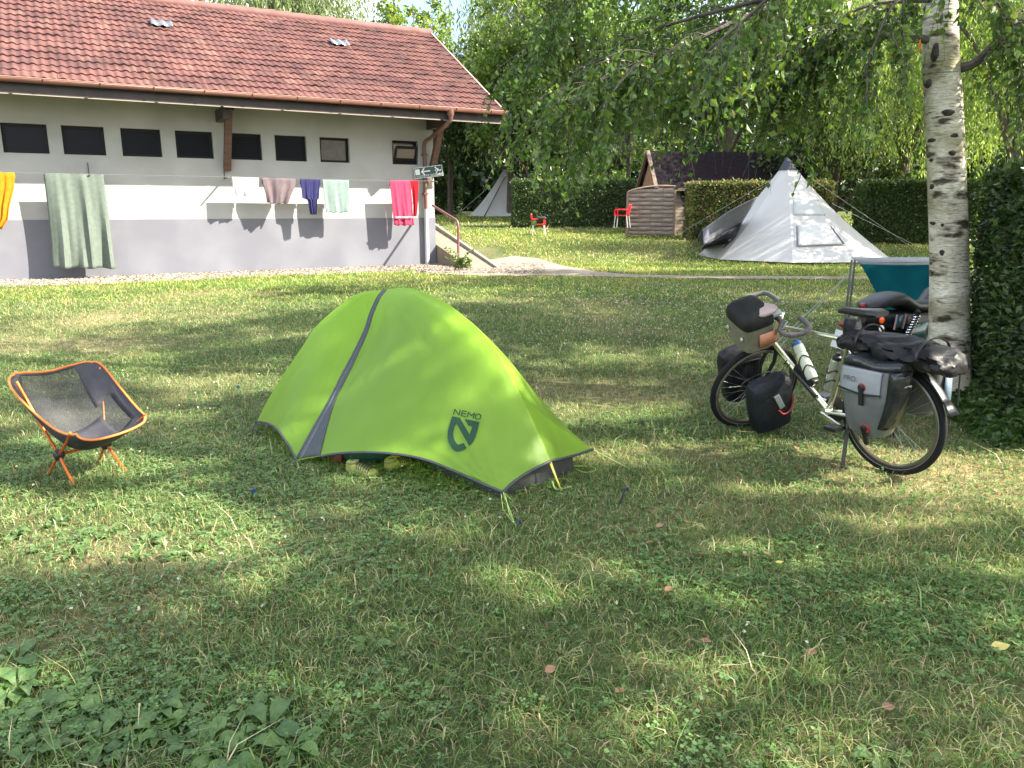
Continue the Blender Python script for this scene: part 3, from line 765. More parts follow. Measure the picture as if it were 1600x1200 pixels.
m = MB(); m.tube([RL, P(872, 755, .02), P(878, 768)], .0045, n=6); m.build('pole', M_pole, TENT)
def guy(pts, nm='guy_line', r=.0022, mt=None, par=None):
    m = MB(); m.tube(pts, r, n=5); return m.build(nm, mt or M_cord, par or TENT)
pg = P(806, 822, .02)
guy([TB, pg]); guy([TB+Vector((.012, 0, -.01)), P(795, 800, .03), pg]); guy([TB+Vector((-.01, 0, -.01)), P(786, 796, .02), P(803, 818, .02)])
guy(smooth_poly([TB, P(800, 782, .02), P(801, 790, .01), P(796, 783, .015)], 12))
guy([TC, P(985, 733, .0)]); guy(smooth_poly([P(897, 728, .02), P(925, 729, .02), P(930, 735, .02), P(915, 738, .02), P(900, 733, .02)], 16))
guy(smooth_poly([P(863, 752, .05), P(868, 764, .02), P(880, 763, .01), P(893, 760, .015)], 12), r=.004)
guy([TA, P(455, 736, .0)], mt=M_tgrey); guy(smooth_poly([TA, P(466, 730, .03), P(463, 738, .01), P(461, 745, .02)], 10))
guy([TL, P(388, 682, .0)], r=.006, mt=M_tgrey)
def peg(label, px, py, m, h=.05, lean=(.2, 0), group=None):
    p = P(px, py); t = thing('tent_peg', label, 'tent peg', p, group); q = MB()
    tip = p+Vector((lean[0]*h, lean[1]*h, h)); q.tube([p-Vector((0, 0, .02)), tip], .0055, n=6); q.tube(smooth_poly([tip, tip+Vector((.014, 0, .006)), tip+Vector((.016, 0, -.016))], 8), .005, n=6); q.build('shaft', m, t)
    q = MB(); q.tube([tip+Vector((.010*math.cos(a), .0, .009*math.sin(a)-.010)) for a in np.linspace(0, 5.6, 14)], .0018, n=5); q.build('loop', mat('blue_cord', (.02, .07, .13), rough=.6), t)
M_peg = mat('black_peg', (.02, .025, .03), rough=.35); M_bpeg = mat('blue_peg', (.015, .05, .13), rough=.35)
peg('blue peg holding the lime guy lines at the front corner of the green tent', 806, 823, M_bpeg, .03)
peg('black peg with blue loop standing up in the grass right of the green tent', 966, 792, M_peg, .10, (.35, .1))
peg('small blue peg in the grass in front of the door stripe of the green tent', 397, 781, M_bpeg, .06, (-.1, 0))
peg('small blue peg in the grass behind the left corner of the green tent', 371, 612, M_bpeg, .05, (.1, 0))

# ---------------------------------------------------------------- things in the porch
def superloft(secs, n=18, pw=.75):
    """secs: (centre, axis x half vector, axis y half vector)"""
    out = []
    for c, a, b in secs:
        r = []
        for j in range(n):
            t = 2*math.pi*j/n; cx, sx = math.cos(t), math.sin(t)
            r.append(c+a*(math.copysign(abs(cx)**pw, cx))+b*(math.copysign(abs(sx)**pw, sx)))
        out.append(r)
    return out
def trainer(px, py, ang, label, L=.27):
    o = P(px, py, .0); d = Vector((math.cos(ang), math.sin(ang), 0)); s = Vector((-d.y, d.x, 0)); z = Vector((0, 0, 1))
    t = thing('trainer', label, 'shoe', o, 'trainers in the tent porch')
    up = [(.0, .020, .025, .045), (.05, .036, .05, .055), (.12, .036, .046, .052), (.22, .042, .036, .045), (.30, .034, .026, .034)]
    prof = [(0, .030, .062), (.12, .037, .058), (.35, .036, .050), (.6, .043, .040), (.85, .042, .026), (1, .022, .014)]
    m = MB(); m.loft(superloft([(o+d*(L*u)+z*(.025+h/2), s*w_, z*(h/2+.008)) for u, w_, h in prof])); m.build('upper', mat('lime_mesh', (.17, .19, .03), (.27, .28, .07), scale=40, rough=.8), t)
    m = MB(); m.loft(superloft([(o+d*(L*(u*1.04-.02))+z*.014, s*(w_*1.1), z*.013) for u, w_, h in prof])); m.build('sole', mat('dark_sole', (.03, .035, .03), rough=.7), t)
    for k in range(6):
        u = .34+.085*k; h = np.interp(u, [p[0] for p in prof], [p[2] for p in prof]); w_ = np.interp(u, [p[0] for p in prof], [p[1] for p in prof])
        m = MB(); m.tube([o+d*(L*(u+.05*abs(a)))+s*(w_*1.02*math.sin(a))+z*(.025+h/2+(h/2+.010)*math.cos(a)) for a in np.linspace(-1.35, 1.35, 12)], .005, n=5); m.build('lace', mat('dark_lace', (.03, .035, .02), rough=.8), t)
    m = MB(); m.tube([o+d*(L*.14+.035*math.cos(a))+s*(.028*math.sin(a))+z*(.086+.008*math.cos(a)) for a in np.linspace(0, 6.28, 17)[:-1]], .008, n=6, closed=True); m.build('collar', mat('pale_collar', (.16, .17, .07), rough=.9), t)
trainer(546, 742, -.45, 'lime trainer with dark laces lying nearest in the tent porch', .20)
trainer(606, 741, .9, 'lime trainer on the right against the orange edged bag in the porch', .18)
bo = P(598, 731); t = thing('stuff_sack', 'dark green bag with orange edging under the tent flap', 'bag', bo)
d = Vector((.93, .25, 0)); s = Vector((-d.y, d.x, 0))
m = MB(); m.loft(superloft([(bo+d*u+Vector((0, 0, .11))+s*.12, s*(.11*r), Vector((0, 0, .105*r))) for u, r in ((-.24, .5), (-.2, .85), (-.05, 1), (.1, .96), (.2, .7), (.24, .4))])); m.build('body', mat('dark_green_nylon', (.012, .055, .036), (.018, .075, .048), scale=12, rough=.55, bump=.5, bscale=20), t)
m = MB(); m.tube(smooth_poly([U(x_, y_, bo.y+.02) for x_, y_ in ((600, 706), (612, 710), (624, 715), (629, 719), (620, 723), (611, 725))], 24), .008, n=6); m.build('orange_edging', mat('orange_trim', (.72, .20, .03), rough=.6), t)
ro = P(527, 729); t = thing('pouch', 'small dark red pouch with white tab beside the trainers', 'pouch', ro)
m = MB(); m.loft(superloft([(ro+Vector((0, .02, z)), Vector((.035*r, 0, 0)), Vector((0, .025*r, 0))) for z, r in ((0, .6), (.03, 1), (.07, .95), (.10, .5))])); m.build('body', mat('dark_red', (.13, .025, .02), rough=.6), t)
m = MB(); m.box((ro.x-.005, ro.y-.01, .085), (ro.x+.022, ro.y+.005, .13)); m.build('tab', mat('tab_white', (.55, .55, .52), rough=.7), t, bevel=.003)

# ================================================================ camp chair
h1 = U(92, 710, 4.25); h2 = U(165, 693, 4.48)
BLn, BRf, FLn, FRf = U(12, 583, 4.33), U(145, 562, 4.75), U(118, 684, 4.02), U(235, 655, 4.41)
CH = thing('camp_chair', 'folding camp chair with black mesh seat and orange frame on the left lawn', 'camp chair', Vector((h1.x, h1.y, 0)))
M_or = mat('orange_anodised', (.62, .15, .025), rough=.28, metal=.55); M_blk = mat('black_plastic', (.02, .02, .022), rough=.5)
M_nyl = mat('black_nylon', (.030, .030, .036), (.042, .042, .050), scale=20, rough=.6, bump=.5, bscale=9, trans=.12)
M_pip = mat('orange_piping', (.72, .19, .035), rough=.7)
for a, nm in ((P(72, 746), 1), (P(118, 761), 1), (P(152, 724), 2), (P(201, 740), 2)):
    m = MB(); hh_ = h1 if nm == 1 else h2; m.tube([hh_, a+Vector((0, 0, -.01))], .0085, n=8); lg = m.build('leg', M_or, CH)
    m = MB(); m.tube([a+Vector((0, 0, -.015)), a+(hh_-a)*.06], .011, n=8); m.build('rubber_foot', M_blk, lg)
for hh_, tp in ((h1, BLn*.86+FLn*.14), (h1, FLn*.93+BLn*.07), (h2, BRf*.86+FRf*.14), (h2, FRf*.93+BRf*.07)):
    m = MB(); m.tube(smooth_poly([hh_, hh_*.5+tp*.5+Vector((0, 0, -.012)), tp], 10), .0085, n=8); m.build('upright', M_or, CH)
m = MB(); m.tube([h1, h2], .0095, n=8); m.build('crossbar', M_or, CH)
for hh_ in (h1, h2):
    m = MB(); q = (h2-h1).normalized(); m.lathe(hh_-q*.028, q, [(0, .02), (.01, .028), (.046, .028), (.056, .02)], 10)
    m.bar(hh_-Vector((0, 0, .035)), hh_+Vector((0, 0, .03)), .036, .036); m.build('hub', M_blk, CH, bevel=.006)
tb = [BLn, U(40, 582, 4.40), U(75, 580, 4.50), U(110, 571, 4.62), BRf]
eF = [FLn, U(150, 682, 4.10), U(195, 670, 4.26), FRf]
eL = [BLn, U(17, 605, 4.28), U(45, 637, 4.2), U(85, 670, 4.1), FLn]
eR = [BRf, U(162, 573, 4.70), U(185, 602, 4.62), U(215, 638, 4.50), FRf]
NUc, NVc = 29, 29
ch = coons(tb, eF, eL, eR, NUc, NVc); nch = []
for j, r in enumerate(ch):
    v = j/(NVc-1); o = []
    for i, p in enumerate(r):
        u = i/(NUc-1); sag = (4*u*(1-u))**.8
        o.append(p+Vector((-.04, .03, -.17))*(sag*math.sin(math.pi*min(1, v**1.25))**.9)+Vector((0, 0, -.02))*sag*v)
    nch.append(o)
cc_ = sum([nch[0][0], nch[0][-1], nch[-1][0], nch[-1][-1]], Vector())/4
for j in range(NVc):
    for i in range(NUc):
        k_ = (abs(2*i/(NUc-1)-1)*abs(2*j/(NVc-1)-1))**9; nch[j][i] = nch[j][i]+(cc_-nch[j][i])*(.085*k_)
m = MB()
ps = [p for r in nch for p in r]; fmesh = []; fsol = []
for j in range(NVc-1):
    for i in range(NUc-1):
        f = (j*NUc+i, j*NUc+i+1, (j+1)*NUc+i+1, (j+1)*NUc+i)
        bk = 5 <= i < 22 and 1 <= j < 15
        hole = (22 <= i < 26 and 13 <= j < 21)
        (fmesh if bk or hole else fsol).append(f)
def sub(fl): 
    us = sorted({i for f in fl for i in f}); mp = {k: n for n, k in enumerate(us)}; return [ps[i] for i in us], [[mp[i] for i in f] for f in fl]
seat = MB().add(*sub(fsol), True).build('seat', M_nyl, CH, solid=.003, fix=False)
MB().add(*sub(fmesh), True).build('mesh_panel', mat('see_through_mesh', (.03, .03, .034), rough=.7, alpha=.78), CH, fix=False)
m = MB()
bd_ = [nch[0][i] for i in range(NUc)]+[nch[j][-1] for j in range(1, NVc)]+[nch[-1][i] for i in range(NUc-2, -1, -1)]+[nch[j][0] for j in range(NVc-2, 0, -1)]
m.tube(bd_, .0064, n=6, closed=True)
m.build('piping', M_pip, CH)

# ================================================================ red plastic chairs
def plastic_chair(o, ang, sc_, label):
    t = thing('plastic_chair', label, 'chair', o, 'red plastic garden chairs'); ca, sa = math.cos(ang), math.sin(ang)
    def Q(x, y, z): return o+Vector((ca*x-sa*y, sa*x+ca*y, z))*sc_
    Mr = mat('red_plastic', (.72, .012, .022), rough=.4); Ml = mat('pale_leg', (.62, .6, .58), rough=.3, metal=.4)
    m = MB(); m.grid([[Q(x, y, .44-.015*math.cos(y*6)) for y in np.linspace(-.25, .25, 8)] for x in np.linspace(-.22, .25, 8)]); m.build('seat', Mr, t, solid=.03)
    m = MB(); m.grid([[Q(-.20-.10*k-.03*math.cos(y*6), y, .44+.42*k) for y in np.linspace(-.23, .23, 9)] for k in np.linspace(0, 1, 8)]); m.build('backrest', Mr, t, solid=.025)
    for sd in (-1, 1):
        m = MB(); m.tube(smooth_poly([Q(-.26, sd*.26, .64), Q(0, sd*.28, .66), Q(.20, sd*.28, .65), Q(.25, sd*.275, .60), Q(.25, sd*.26, .44)], 20), .028, n=7, flat=.8); m.build('armrest', Mr, t)
        for x, xx in ((-.20, -.27), (.23, .27)):
            m = MB(); m.tube([Q(x, sd*.23, .44), Q(xx, sd*.26, -.03)], .016, n=6); m.build('leg', Ml, t)
    return t, Q
t, Q = plastic_chair(P(841, 368), .05, .92, 'red plastic chair with pale legs alone on the lawn before the far hedge')
bo = Q(.12, -.28, .69); b = thing('dark_bundle', 'small dark folded item on the arm of the lone red chair', 'clothing', bo)
m = MB(); m.loft(superloft([(bo+Vector((u, 0, .02*math.sin(u*30))), Vector((0, .07*r, 0)), Vector((0, 0, .06*r))) for u, r in ((-.16, .5), (-.1, 1), (0, .85), (.1, 1.05), (.16, .5))])); m.build('cloth', mat('dark_cloth', (.04, .035, .045), rough=.9), b)
plastic_chair(U(972, 354.5, 28.2), 2.8, .92, 'red plastic chair partly hidden behind the slatted wooden screen')
# ================================================================ touring bicycle
YAW, LEAN, DEL, RW_, WB_ = R(118.1), R(4.5), R(78), .343, 1.085
BO = Vector((2.275, 4.41, 0))
bf = Vector((math.cos(YAW), math.sin(YAW), 0)); blv = Vector((-bf.y, bf.x, 0)); bz = Vector((0, 0, 1))
bu = bz*math.cos(LEAN)+blv*math.sin(LEAN); bl = blv*math.cos(LEAN)-bz*math.sin(LEAN)
def K(x, y=0, z=0): return BO+bf*x+bl*y+bu*z
H0 = Vector((WB_-.05-(.66-RW_)*.344, 0, .66)); HA = Vector((-.326, 0, .9455)).normalized()
RS = Matrix.Rotation(DEL, 3, HA)
def KS(x, y=0, z=0):
    p = H0+RS @ (Vector((x, y, z))-H0); return K(p.x, p.y, p.z)
BK = thing('bicycle', 'silver touring bicycle loaded with bags on its side stand by the birch', 'bicycle', BO)
M_alu = mat('polished_frame', (.52, .52, .42), rough=.25, metal=.9); M_chr = mat('chrome', (.7, .7, .7), rough=.2, metal=1)
M_tyre = mat('tyre_rubber', (.008, .008, .009), rough=.8, spec=.25); M_bp = mat('bike_black', (.008, .008, .009), rough=.4)
M_rub = mat('grip_foam', (.06, .055, .052), (.10, .094, .09), scale=60, rough=.8)
M_bag = mat('bag_black', (.006, .007, .009), (.012, .013, .016), scale=10, rough=.5, spec=.3, bump=.7, bscale=10)
M_bag2 = mat('bag_navy', (.007, .009, .013), (.014, .017, .022), scale=8, rough=.55, spec=.3, bump=.7, bscale=12)
M_bgrey = mat('pannier_grey', (.095, .10, .10), (.13, .138, .136), scale=7, rough=.42, bump=.5, bscale=9)
M_blid = mat('pannier_light', (.20, .215, .23), (.25, .265, .28), scale=6, rough=.38, bump=.4, bscale=9)
def wheel(KK, ax, ay):
    c = lambda a, r, y=0: KK(ax+r*math.cos(a), ay+y, RW_+r*math.sin(a))
    m = MB(); n = 64
    m.tube([c(2*math.pi*i/n, RW_-.022) for i in range(n)], .0215, n=10, closed=True); w_ = m.build('wheel', M_tyre, BK)
    m = MB(); rows = []
    for y, r in ((-.013, RW_-.040), (-.011, RW_-.058), (0, RW_-.064), (.011, RW_-.058), (.013, RW_-.040)): rows.append([c(2*math.pi*i/n, r, y) for i in range(n)])
    m.grid(rows, True, True); m.build('rim', mat('rim_alu', (.16, .145, .11), rough=.4, metal=.7), w_, solid=.004, fix=False)
    m = MB(); m.tube([c(2*math.pi*i/n, RW_-.036, sg*.018) for i in range(n) for sg in (1,)], .0028, n=4, closed=True); m.build('reflective_stripe', mat('stripe', (.16, .155, .135), rough=.4), w_)
    m = MB()
    for i in range(32):
        a = 2*math.pi*i/32; a2 = a+(.38 if i % 4 < 2 else -.38); y = .03 if i % 2 else -.03
        m.tube([c(a, RW_-.06), c(a2, .022, y)], .0011, n=4, caps=False)
    m.build('spokes', mat('spoke_steel', (.32, .32, .32), rough=.3, metal=1), w_)
    m = MB(); m.tube([c(0, 0, -.06), c(0, 0, -.035), c(0, 0, .035), c(0, 0, .06)], [.01, .02, .02, .01], n=10); m.build('hub', M_chr, w_)
wheel(K, 0, 0); wheel(KS, WB_, 0)
BBp = (.45, 0, .285); ST = (.315, 0, .77); HT = (H0.x-.055, 0, .81); HB = (H0.x+.01, 0, .64)
m = MB(); m.tube([K(*BBp), K(.30, 0, .82)], .0175, n=10); m.tube([K(*BBp), K(HB[0], 0, HB[2]+.03)], .021, n=10); m.tube([K(ST[0]-.0, 0, ST[2]), K(HT[0], 0, HT[2]-.03)], .0175, n=10)
m.tube([K(HB[0], 0, HB[2]), K(HT[0], 0, HT[2]+.02)], .022, n=12)
for sd in (-1, 1):
    m.tube([K(.32, sd*.015, .74), K(.0, sd*.065, RW_)], .009, n=8); m.tube([K(.43, sd*.03, .285), K(0, sd*.065, RW_)], .011, n=8)
m.tube([K(.45, -.045, .285), K(.45, .045, .285)], .025, n=12); m.build('frame', M_alu, BK)
m = MB()
for sd in (-1, 1): m.tube([KS(H0.x+.005, sd*.045, .63), KS(H0.x+.03, sd*.055, .55), KS(WB_, sd*.055, RW_)], [.016, .014, .010], n=8)
m.tube([KS(H0.x+.005, -.05, .63), KS(H0.x+.005, .05, .63)], .018, n=8); m.build('fork', M_bp, BK)
m = MB(); m.tube([KS(HT[0], 0, HT[2]+.01), KS(HT[0]-.02, 0, HT[2]+.06), KS(HT[0]+.05, 0, HT[2]+.09)], .017, n=8); m.build('stem', M_chr, BK)
hx, hz = HT[0]+.05, HT[2]+.09
for sd in (-1, 1):
    m = MB(); m.tube(smooth_poly([KS(hx, 0, hz), KS(hx+.01, sd*.12, hz), KS(hx+.07, sd*.20, hz+.01), KS(hx+.05, sd*.27, hz), KS(hx-.04, sd*.285, hz-.01), KS(hx-.11, sd*.25, hz-.01), KS(hx-.12, sd*.12, hz-.01)], 30), .0175, n=9)
    hb_ = m.build('handlebar', M_rub, BK)
    m = MB(); m.tube(smooth_poly([KS(hx-.02, sd*.14, hz+.01), KS(hx+.05, sd*.18, hz-.03), KS(hx-.03, sd*.22, hz-.05)], 10), .008, n=6); m.build('brake_lever', M_chr, hb_)
m = MB(); m.loft(superloft([(KS(hx+.02+u, .07, hz+.05), (KS(0, 1, 0)-KS(0, 0, 0))*.025, (KS(0, 0, 1)-KS(0, 0, 0))*.018) for u in (-.03, 0, .03)])); m.build('computer', mat('pale_screen', (.3, .33, .33), rough=.3), BK)
m = MB(); m.tube([K(.30, 0, .80), K(.262, 0, .93)], .014, n=8); m.build('seatpost', M_chr, BK)
m = MB(); zs = .955
m.loft(superloft([(K(x, 0, zs-dz), (K(0, 1, 0)-K(0, 0, 0))*w_, (K(0, 0, 1)-K(0, 0, 0))*h) for x, w_, h, dz in ((.40, .012, .012, .012), (.36, .02, .020, .004), (.28, .028, .024, .004), (.20, .055, .026, 0), (.14, .075, .026, -.006), (.10, .06, .018, -.004))], 18, .85))
m.build('saddle', mat('saddle_vinyl', (.010, .010, .011), (.02, .02, .021), scale=14, rough=.35), BK)
m = MB(); m.lathe(K(.45, .0, .285), bl, [(-.075, .045), (-.07, .085), (-.062, .085), (-.055, .03)], 24); m.build('chainring', M_bp, BK)
for sd, a in ((1, -2.9), (-1, .24)):
    e = K(.45+.17*math.cos(a), sd*.095, .285+.17*math.sin(a)); m = MB(); m.bar(K(.45, sd*.075, .285), e, .028, .014, up=bl); c_ = m.build('crank', M_chr, BK, bevel=.003)
    m = MB(); m.box((-.045, 0, -.012), (.045, .095, .012), lambda x, y, z: e+bf*x+bl*(sd*y)+bu*z); m.build('pedal', M_bp, c_, bevel=.004)
m = MB(); m.tube([K(.45, -.065, .365), K(.02, -.06, RW_+.04), K(.0, -.06, RW_-.04), K(.03, -.06, RW_-.12), K(.06, -.06, RW_-.11), K(.45, -.065, .205)], .006, n=4); m.build('chain', mat('chain_steel', (.1, .09, .08), rough=.5, metal=.8), BK)
m = MB(); m.bar(K(.03, -.07, RW_-.02), K(.03, -.07, RW_-.14), .025, .03); m.build('derailleur', M_bp, BK, bevel=.004)
m = MB(); rows = []
for a in np.linspace(R(20), R(152), 40):
    r = RW_+.028; rows.append([K(-r*math.cos(math.pi-a)*1.0 if False else r*math.cos(a), y, RW_+(r-.012*abs(y)/.028)*math.sin(a)) for y in (-.03, -.02, 0, .02, .03)])
m.grid(rows); 
fl = [[K(-(RW_+.028)*math.cos(t)-.02*k, y*(1+.5*k), RW_+(RW_+.028)*math.sin(t)*1.0-.0) for y in (-.03, -.015, 0, .015, .03)] for k, t in ((0, R(29)), (.6, R(23)), (1.1, R(17)))]
m.grid(fl); m.build('mudguard', mat('mudguard_black', (.008, .009, .010), rough=.35, spec=.35), BK, solid=.003, fix=False)
m = MB()
for sd in (-1, 1):
    m.tube([K(.26, sd*.06, .735), K(-.36, sd*.06, .735)], .006, n=6)
    for x in (.1, -.08, -.2): m.tube([K(x, sd*.062, .735), K(0, sd*.075, RW_+.02)], .005, n=6)
for x in (.2, .05, -.1, -.25, -.36): m.tube([K(x, -.06, .735), K(x, .06, .735)], .005, n=6)
m.build('rear_rack', M_bp, BK)
m = MB()
for sd in (-1, 1): m.tube(smooth_poly([KS(WB_, sd*.075, RW_), KS(WB_-.13, sd*.085, RW_+.13), KS(WB_+.02, sd*.085, RW_+.17), KS(WB_+.14, sd*.085, RW_+.13), KS(WB_, sd*.075, RW_)], 24), .005, n=6)
m.build('front_rack', M_bp, BK)
m = MB(); kb = K(.24, .07, .30); kf = P(1316, 731); m.tube([kb, kf], [.013, .011], n=8); m.bar(kf, kf+Vector((.03, -.02, -.004)), .03, .015); m.build('kickstand', M_bp, BK)
m = MB(); m.bar(K(.56, .0, .445), K(.72, .0, .535), .05, .05, up=bl); m.tube([K(.52, .03, .37), K(.71, .035, .51)], .017, n=8); m.build('frame_pump', M_bp, BK, bevel=.006)
vs, fs = text_faces('M', .06); q = Matrix((bf, bu, bl)).transposed()
dd_ = (Vector((BBp[0], 0, BBp[2]))-Vector((HB[0], 0, HB[2]+.03))).normalized()
bx = (K(dd_.x, 0, dd_.z)-K(0, 0, 0)).normalized(); by = bl.cross(bx); 
m = MB(); o_ = K(.78, .0225, .545); m.add([o_+(-bx)*(-v.x)*-1*-1+by*(-v.y)*-1*-1 for v in vs], fs); m.build('frame_letter', M_bp, BK, fix=False)
m = MB(); m.loft(superloft([(K(.30-.0*u, 0, .80+u), (K(1, 0, 0)-K(0, 0, 0))*.045*r, (K(0, 1, 0)-K(0, 0, 0))*.05*r) for u, r in ((-.03, .6), (0, 1), (.07, 1.05), (.11, .8))])); m.build('saddle_bag', M_bag, BK)
# bottles (held by the frame: things of their own)
def bottle(a, b, r, label, prof, mb, mc):
    t = thing('water_bottle', label, 'bottle', a, 'bottles on the bicycle'); d = (b-a); L = d.length
    m = MB(); m.lathe(a, d, [(L*h, r*k_) for h, k_ in prof[0]], 20); m.build('body', mb, t)
    m = MB(); m.lathe(a, d, [(L*h, r*k_) for h, k_ in prof[1]], 20); m.build('cap', mc, t)
    for off in (.25, .5):
        m = MB(); u = d.normalized(); m.tube([a+d*off+(u.cross(bl)*math.cos(t_)+bl*math.sin(t_))*(r+.006)+u*.02*math.sin(2*t_) for t_ in np.linspace(0, 6.28, 20)], .004, n=5); m.build('bottle_cage', M_bp, BK)
M_btl = mat('milky_plastic', (.55, .58, .55), (.62, .64, .6), scale=9, rough=.25, trans=.25)
bottle(K(.585, .0, .475), K(.735, 0, .71), .036, 'milky water bottle with blue cap on the down tube', ([(0, .9), (.02, 1), (.62, 1), (.66, .88), (.70, 1), (.86, .95)], [(.86, .97), (.93, .97), (.96, .6), (1, .4)]), M_btl, mat('blue_cap', (.02, .09, .28), rough=.4))
bottle(K(.45, .0, .43), K(.39, 0, .68), .037, 'silver ridged bottle with black cap on the seat tube', ([(0, .9), (.02, 1), (.4, 1), (.45, .9), (.5, 1.02), (.56, .9), (.62, 1.02), (.68, .9), (.76, 1.0), (.82, .9)], [(.82, .85), (.9, .8), (.93, .45), (1, .4)]), mat('silver_bottle', (.5, .5, .48), rough=.25, metal=.7), M_bp)
# ---------------------------------------------------------------- bags
def bagbox(KK, name, label, cat, x0, x1, y0, y1, prof, mb, group=None, base=None):
    """prof: (z, shrink x, shrink y)"""
    cx, cy = (x0+x1)/2, (y0+y1)/2; hx_, hy_ = (x1-x0)/2, (y1-y0)/2
    t = thing(name, label, cat, KK(cx, cy, prof[0][0]), group); vx_ = KK(1, 0, 0)-KK(0, 0, 0); vy_ = KK(0, 1, 0)-KK(0, 0, 0)
    m = MB(); m.loft(superloft([(KK(cx+(p[3] if len(p) > 3 else 0), cy, p[0]), vx_*(hx_*p[1]), vy_*(hy_*p[2])) for p in prof], 36, .5)); 
    return t, m.build('body', mb, t)
# near rear pannier
zp = [(.29, .50, .55, .02), (.31, .62, .75, .02), (.38, .76, .95, .015), (.47, .90, 1, .005), (.56, .99, 1, 0), (.64, 1, .96, 0), (.69, .98, .86, 0)]
t, b = bagbox(K, 'pannier', 'big grey roll top pannier with light grey lid on the rear wheel side', 'pannier', -.20, .17, .085, .27, zp, M_bgrey, 'bicycle panniers')
vx_ = bf; 
def side(x, z, out=.0): 
    # outward face of the near pannier
    zz = [p[0] for p in zp]; w_ = np.interp(z, zz, [p[2] for p in zp]); return K(x, .1775+.0925*w_+out, z)
m = MB(); rows = []
for z in np.linspace(.545, .70, 8):
    rows.append([side(x, min(z, .69), .006-.05*max(0, abs((x+.0)/.15)-.85)) for x in np.linspace(-.115, .155, 12)])
m.grid(rows); m.build('lid_panel', M_blid, t, solid=.008)
m = MB(); m.tube([side(x, .545+.02*abs(x)/.15, .012) for x in np.linspace(-.12, .155, 10)], .006, n=5); m.build('lid_hem', M_bp, t)
m = MB(); m.loft(superloft([(K(x, .165, .71+.012*math.sin(x*20)), bl*(.085*r), bu*(.035*r)) for x, r in ((-.20, .75), (-.17, 1), (-.05, 1.0), (.08, 1), (.15, 1), (.175, .7))], 18, .7)); m.build('rolled_top', mat('gloss_black', (.010, .012, .014), (.018, .02, .022), scale=9, rough=.25, bump=.7, bscale=9), t)
m = MB(); rows = []
for z in np.linspace(.36, .70, 12):
    zz = [p[0] for p in zp]; sx = np.interp(z, zz, [p[1] for p in zp]); ox = np.interp(z, zz, [p[3] for p in zp]); sy = np.interp(z, zz, [p[2] for p in zp])
    rows.append([K(-.015+ox-.185*sx*q[0]-.006, .1775+.0925*sy*q[1], z) for q in ((.75, 1.06), (.97, .93), (1.03, .6), (1.04, 0), (1.02, -.5))])
m.grid(rows); m.build('side_gusset', MATS['gloss_black'], t, solid=.006)
for x, z in ((-.0, .585), (-.02, .345)):
    m = MB(); m.lathe(side(x, z, -.004), bl, [(0, .030), (.014, .028), (.016, .02)], 18); bk = m.build('buckle', mat('buckle_red', (.32, .03, .03), rough=.35), t)
    m = MB(); m.lathe(side(x, z, .004), bl, [(0, .022), (.014, .021), (.016, .016)], 16); m.bar(side(x, z, .016), side(x-.006, z-.10, .016), .026, .012, up=bl); m.build('clip', M_bp, bk)
vs, fs = text_faces('PRO', .044); m = MB(); o_ = side(.078, .628, .019); m.add([o_+bf*(-v.x)+bu*v.y for v in vs], fs); m.build('lettering', mat('letter_grey', (.07, .075, .08), rough=.5), t, fix=False)
m = MB(); xg = -.015-.185*.98-.014
for y0_, y1_, z0_, z1_, mm_ in ((.15, .20, .455, .57, mat('sticker_blue', (.03, .22, .55), rough=.4)), (.145, .205, .58, .62, mat('sticker_grey', (.45, .43, .36), rough=.4))):
    m = MB(); m.grid([[K(xg+.022*(.60-z)/.1, y, z) for y in (y0_, y1_)] for z in (z0_, z1_)]); st_ = m.build('sticker', mm_, t, solid=.003)
m = MB(); m.grid([[K(xg-.003+.022*(.60-z)/.1, y, z) for y in (.168, .182)] for z in (.475, .53)]); m.build('sticker_mark', M_sgw, t, solid=.002)
t, b = bagbox(K, 'pannier', 'far side rear pannier with blue and white edge seen behind the rear wheel', 'pannier', -.20, .15, -.25, -.085, [(.36, .6, .7), (.42, .85, 1), (.6, 1, 1), (.68, .95, .8)], mat('pannier_dark', (.06, .066, .07), rough=.45, bump=.5, bscale=9), 'bicycle panniers')
m = MB(); m.grid([[K(-.208, y, z) for y in (-.225, -.16)] for z in (.46, .62)]); m.build('reflector_panel', mat('silver_blue', (.13, .17, .23), rough=.35), t, solid=.003)
t, b = bagbox(KS, 'pannier', 'small black front pannier with grey strap on the near side of the front wheel', 'pannier', WB_-.17, WB_+.14, .085, .25, [(.10, .62, .7), (.13, .88, .95), (.32, .98, 1), (.44, 1, .95), (.50, .92, .75), (.53, .65, .4)], M_bag2, 'bicycle panniers')
m = MB(); m.bar(KS(WB_-.02, .254, .43), KS(WB_-.06, .258, .31), .04, .012, up=KS(0, 1, 0)-KS(0, 0, 0)); m.build('grey_strap', mat('strap_grey', (.16, .18, .19), rough=.6), t, bevel=.003)
m = MB(); m.tube(smooth_poly([KS(WB_-.03, .258, .30), KS(WB_-.07, .262, .25), KS(WB_-.13, .255, .27), KS(WB_-.165, .23, .36)], 14), .006, n=5); m.build('red_cord', mat('red_cord', (.35, .02, .03), rough=.6), t)
t, b = bagbox(KS, 'pannier', 'small black front pannier on the far side of the front wheel', 'pannier', WB_-.14, WB_+.17, -.25, -.085, [(.16, .62, .7), (.19, .88, .95), (.38, .98, 1), (.52, 1, .95), (.58, .92, .75), (.61, .65, .4)], M_bag, 'bicycle panniers')
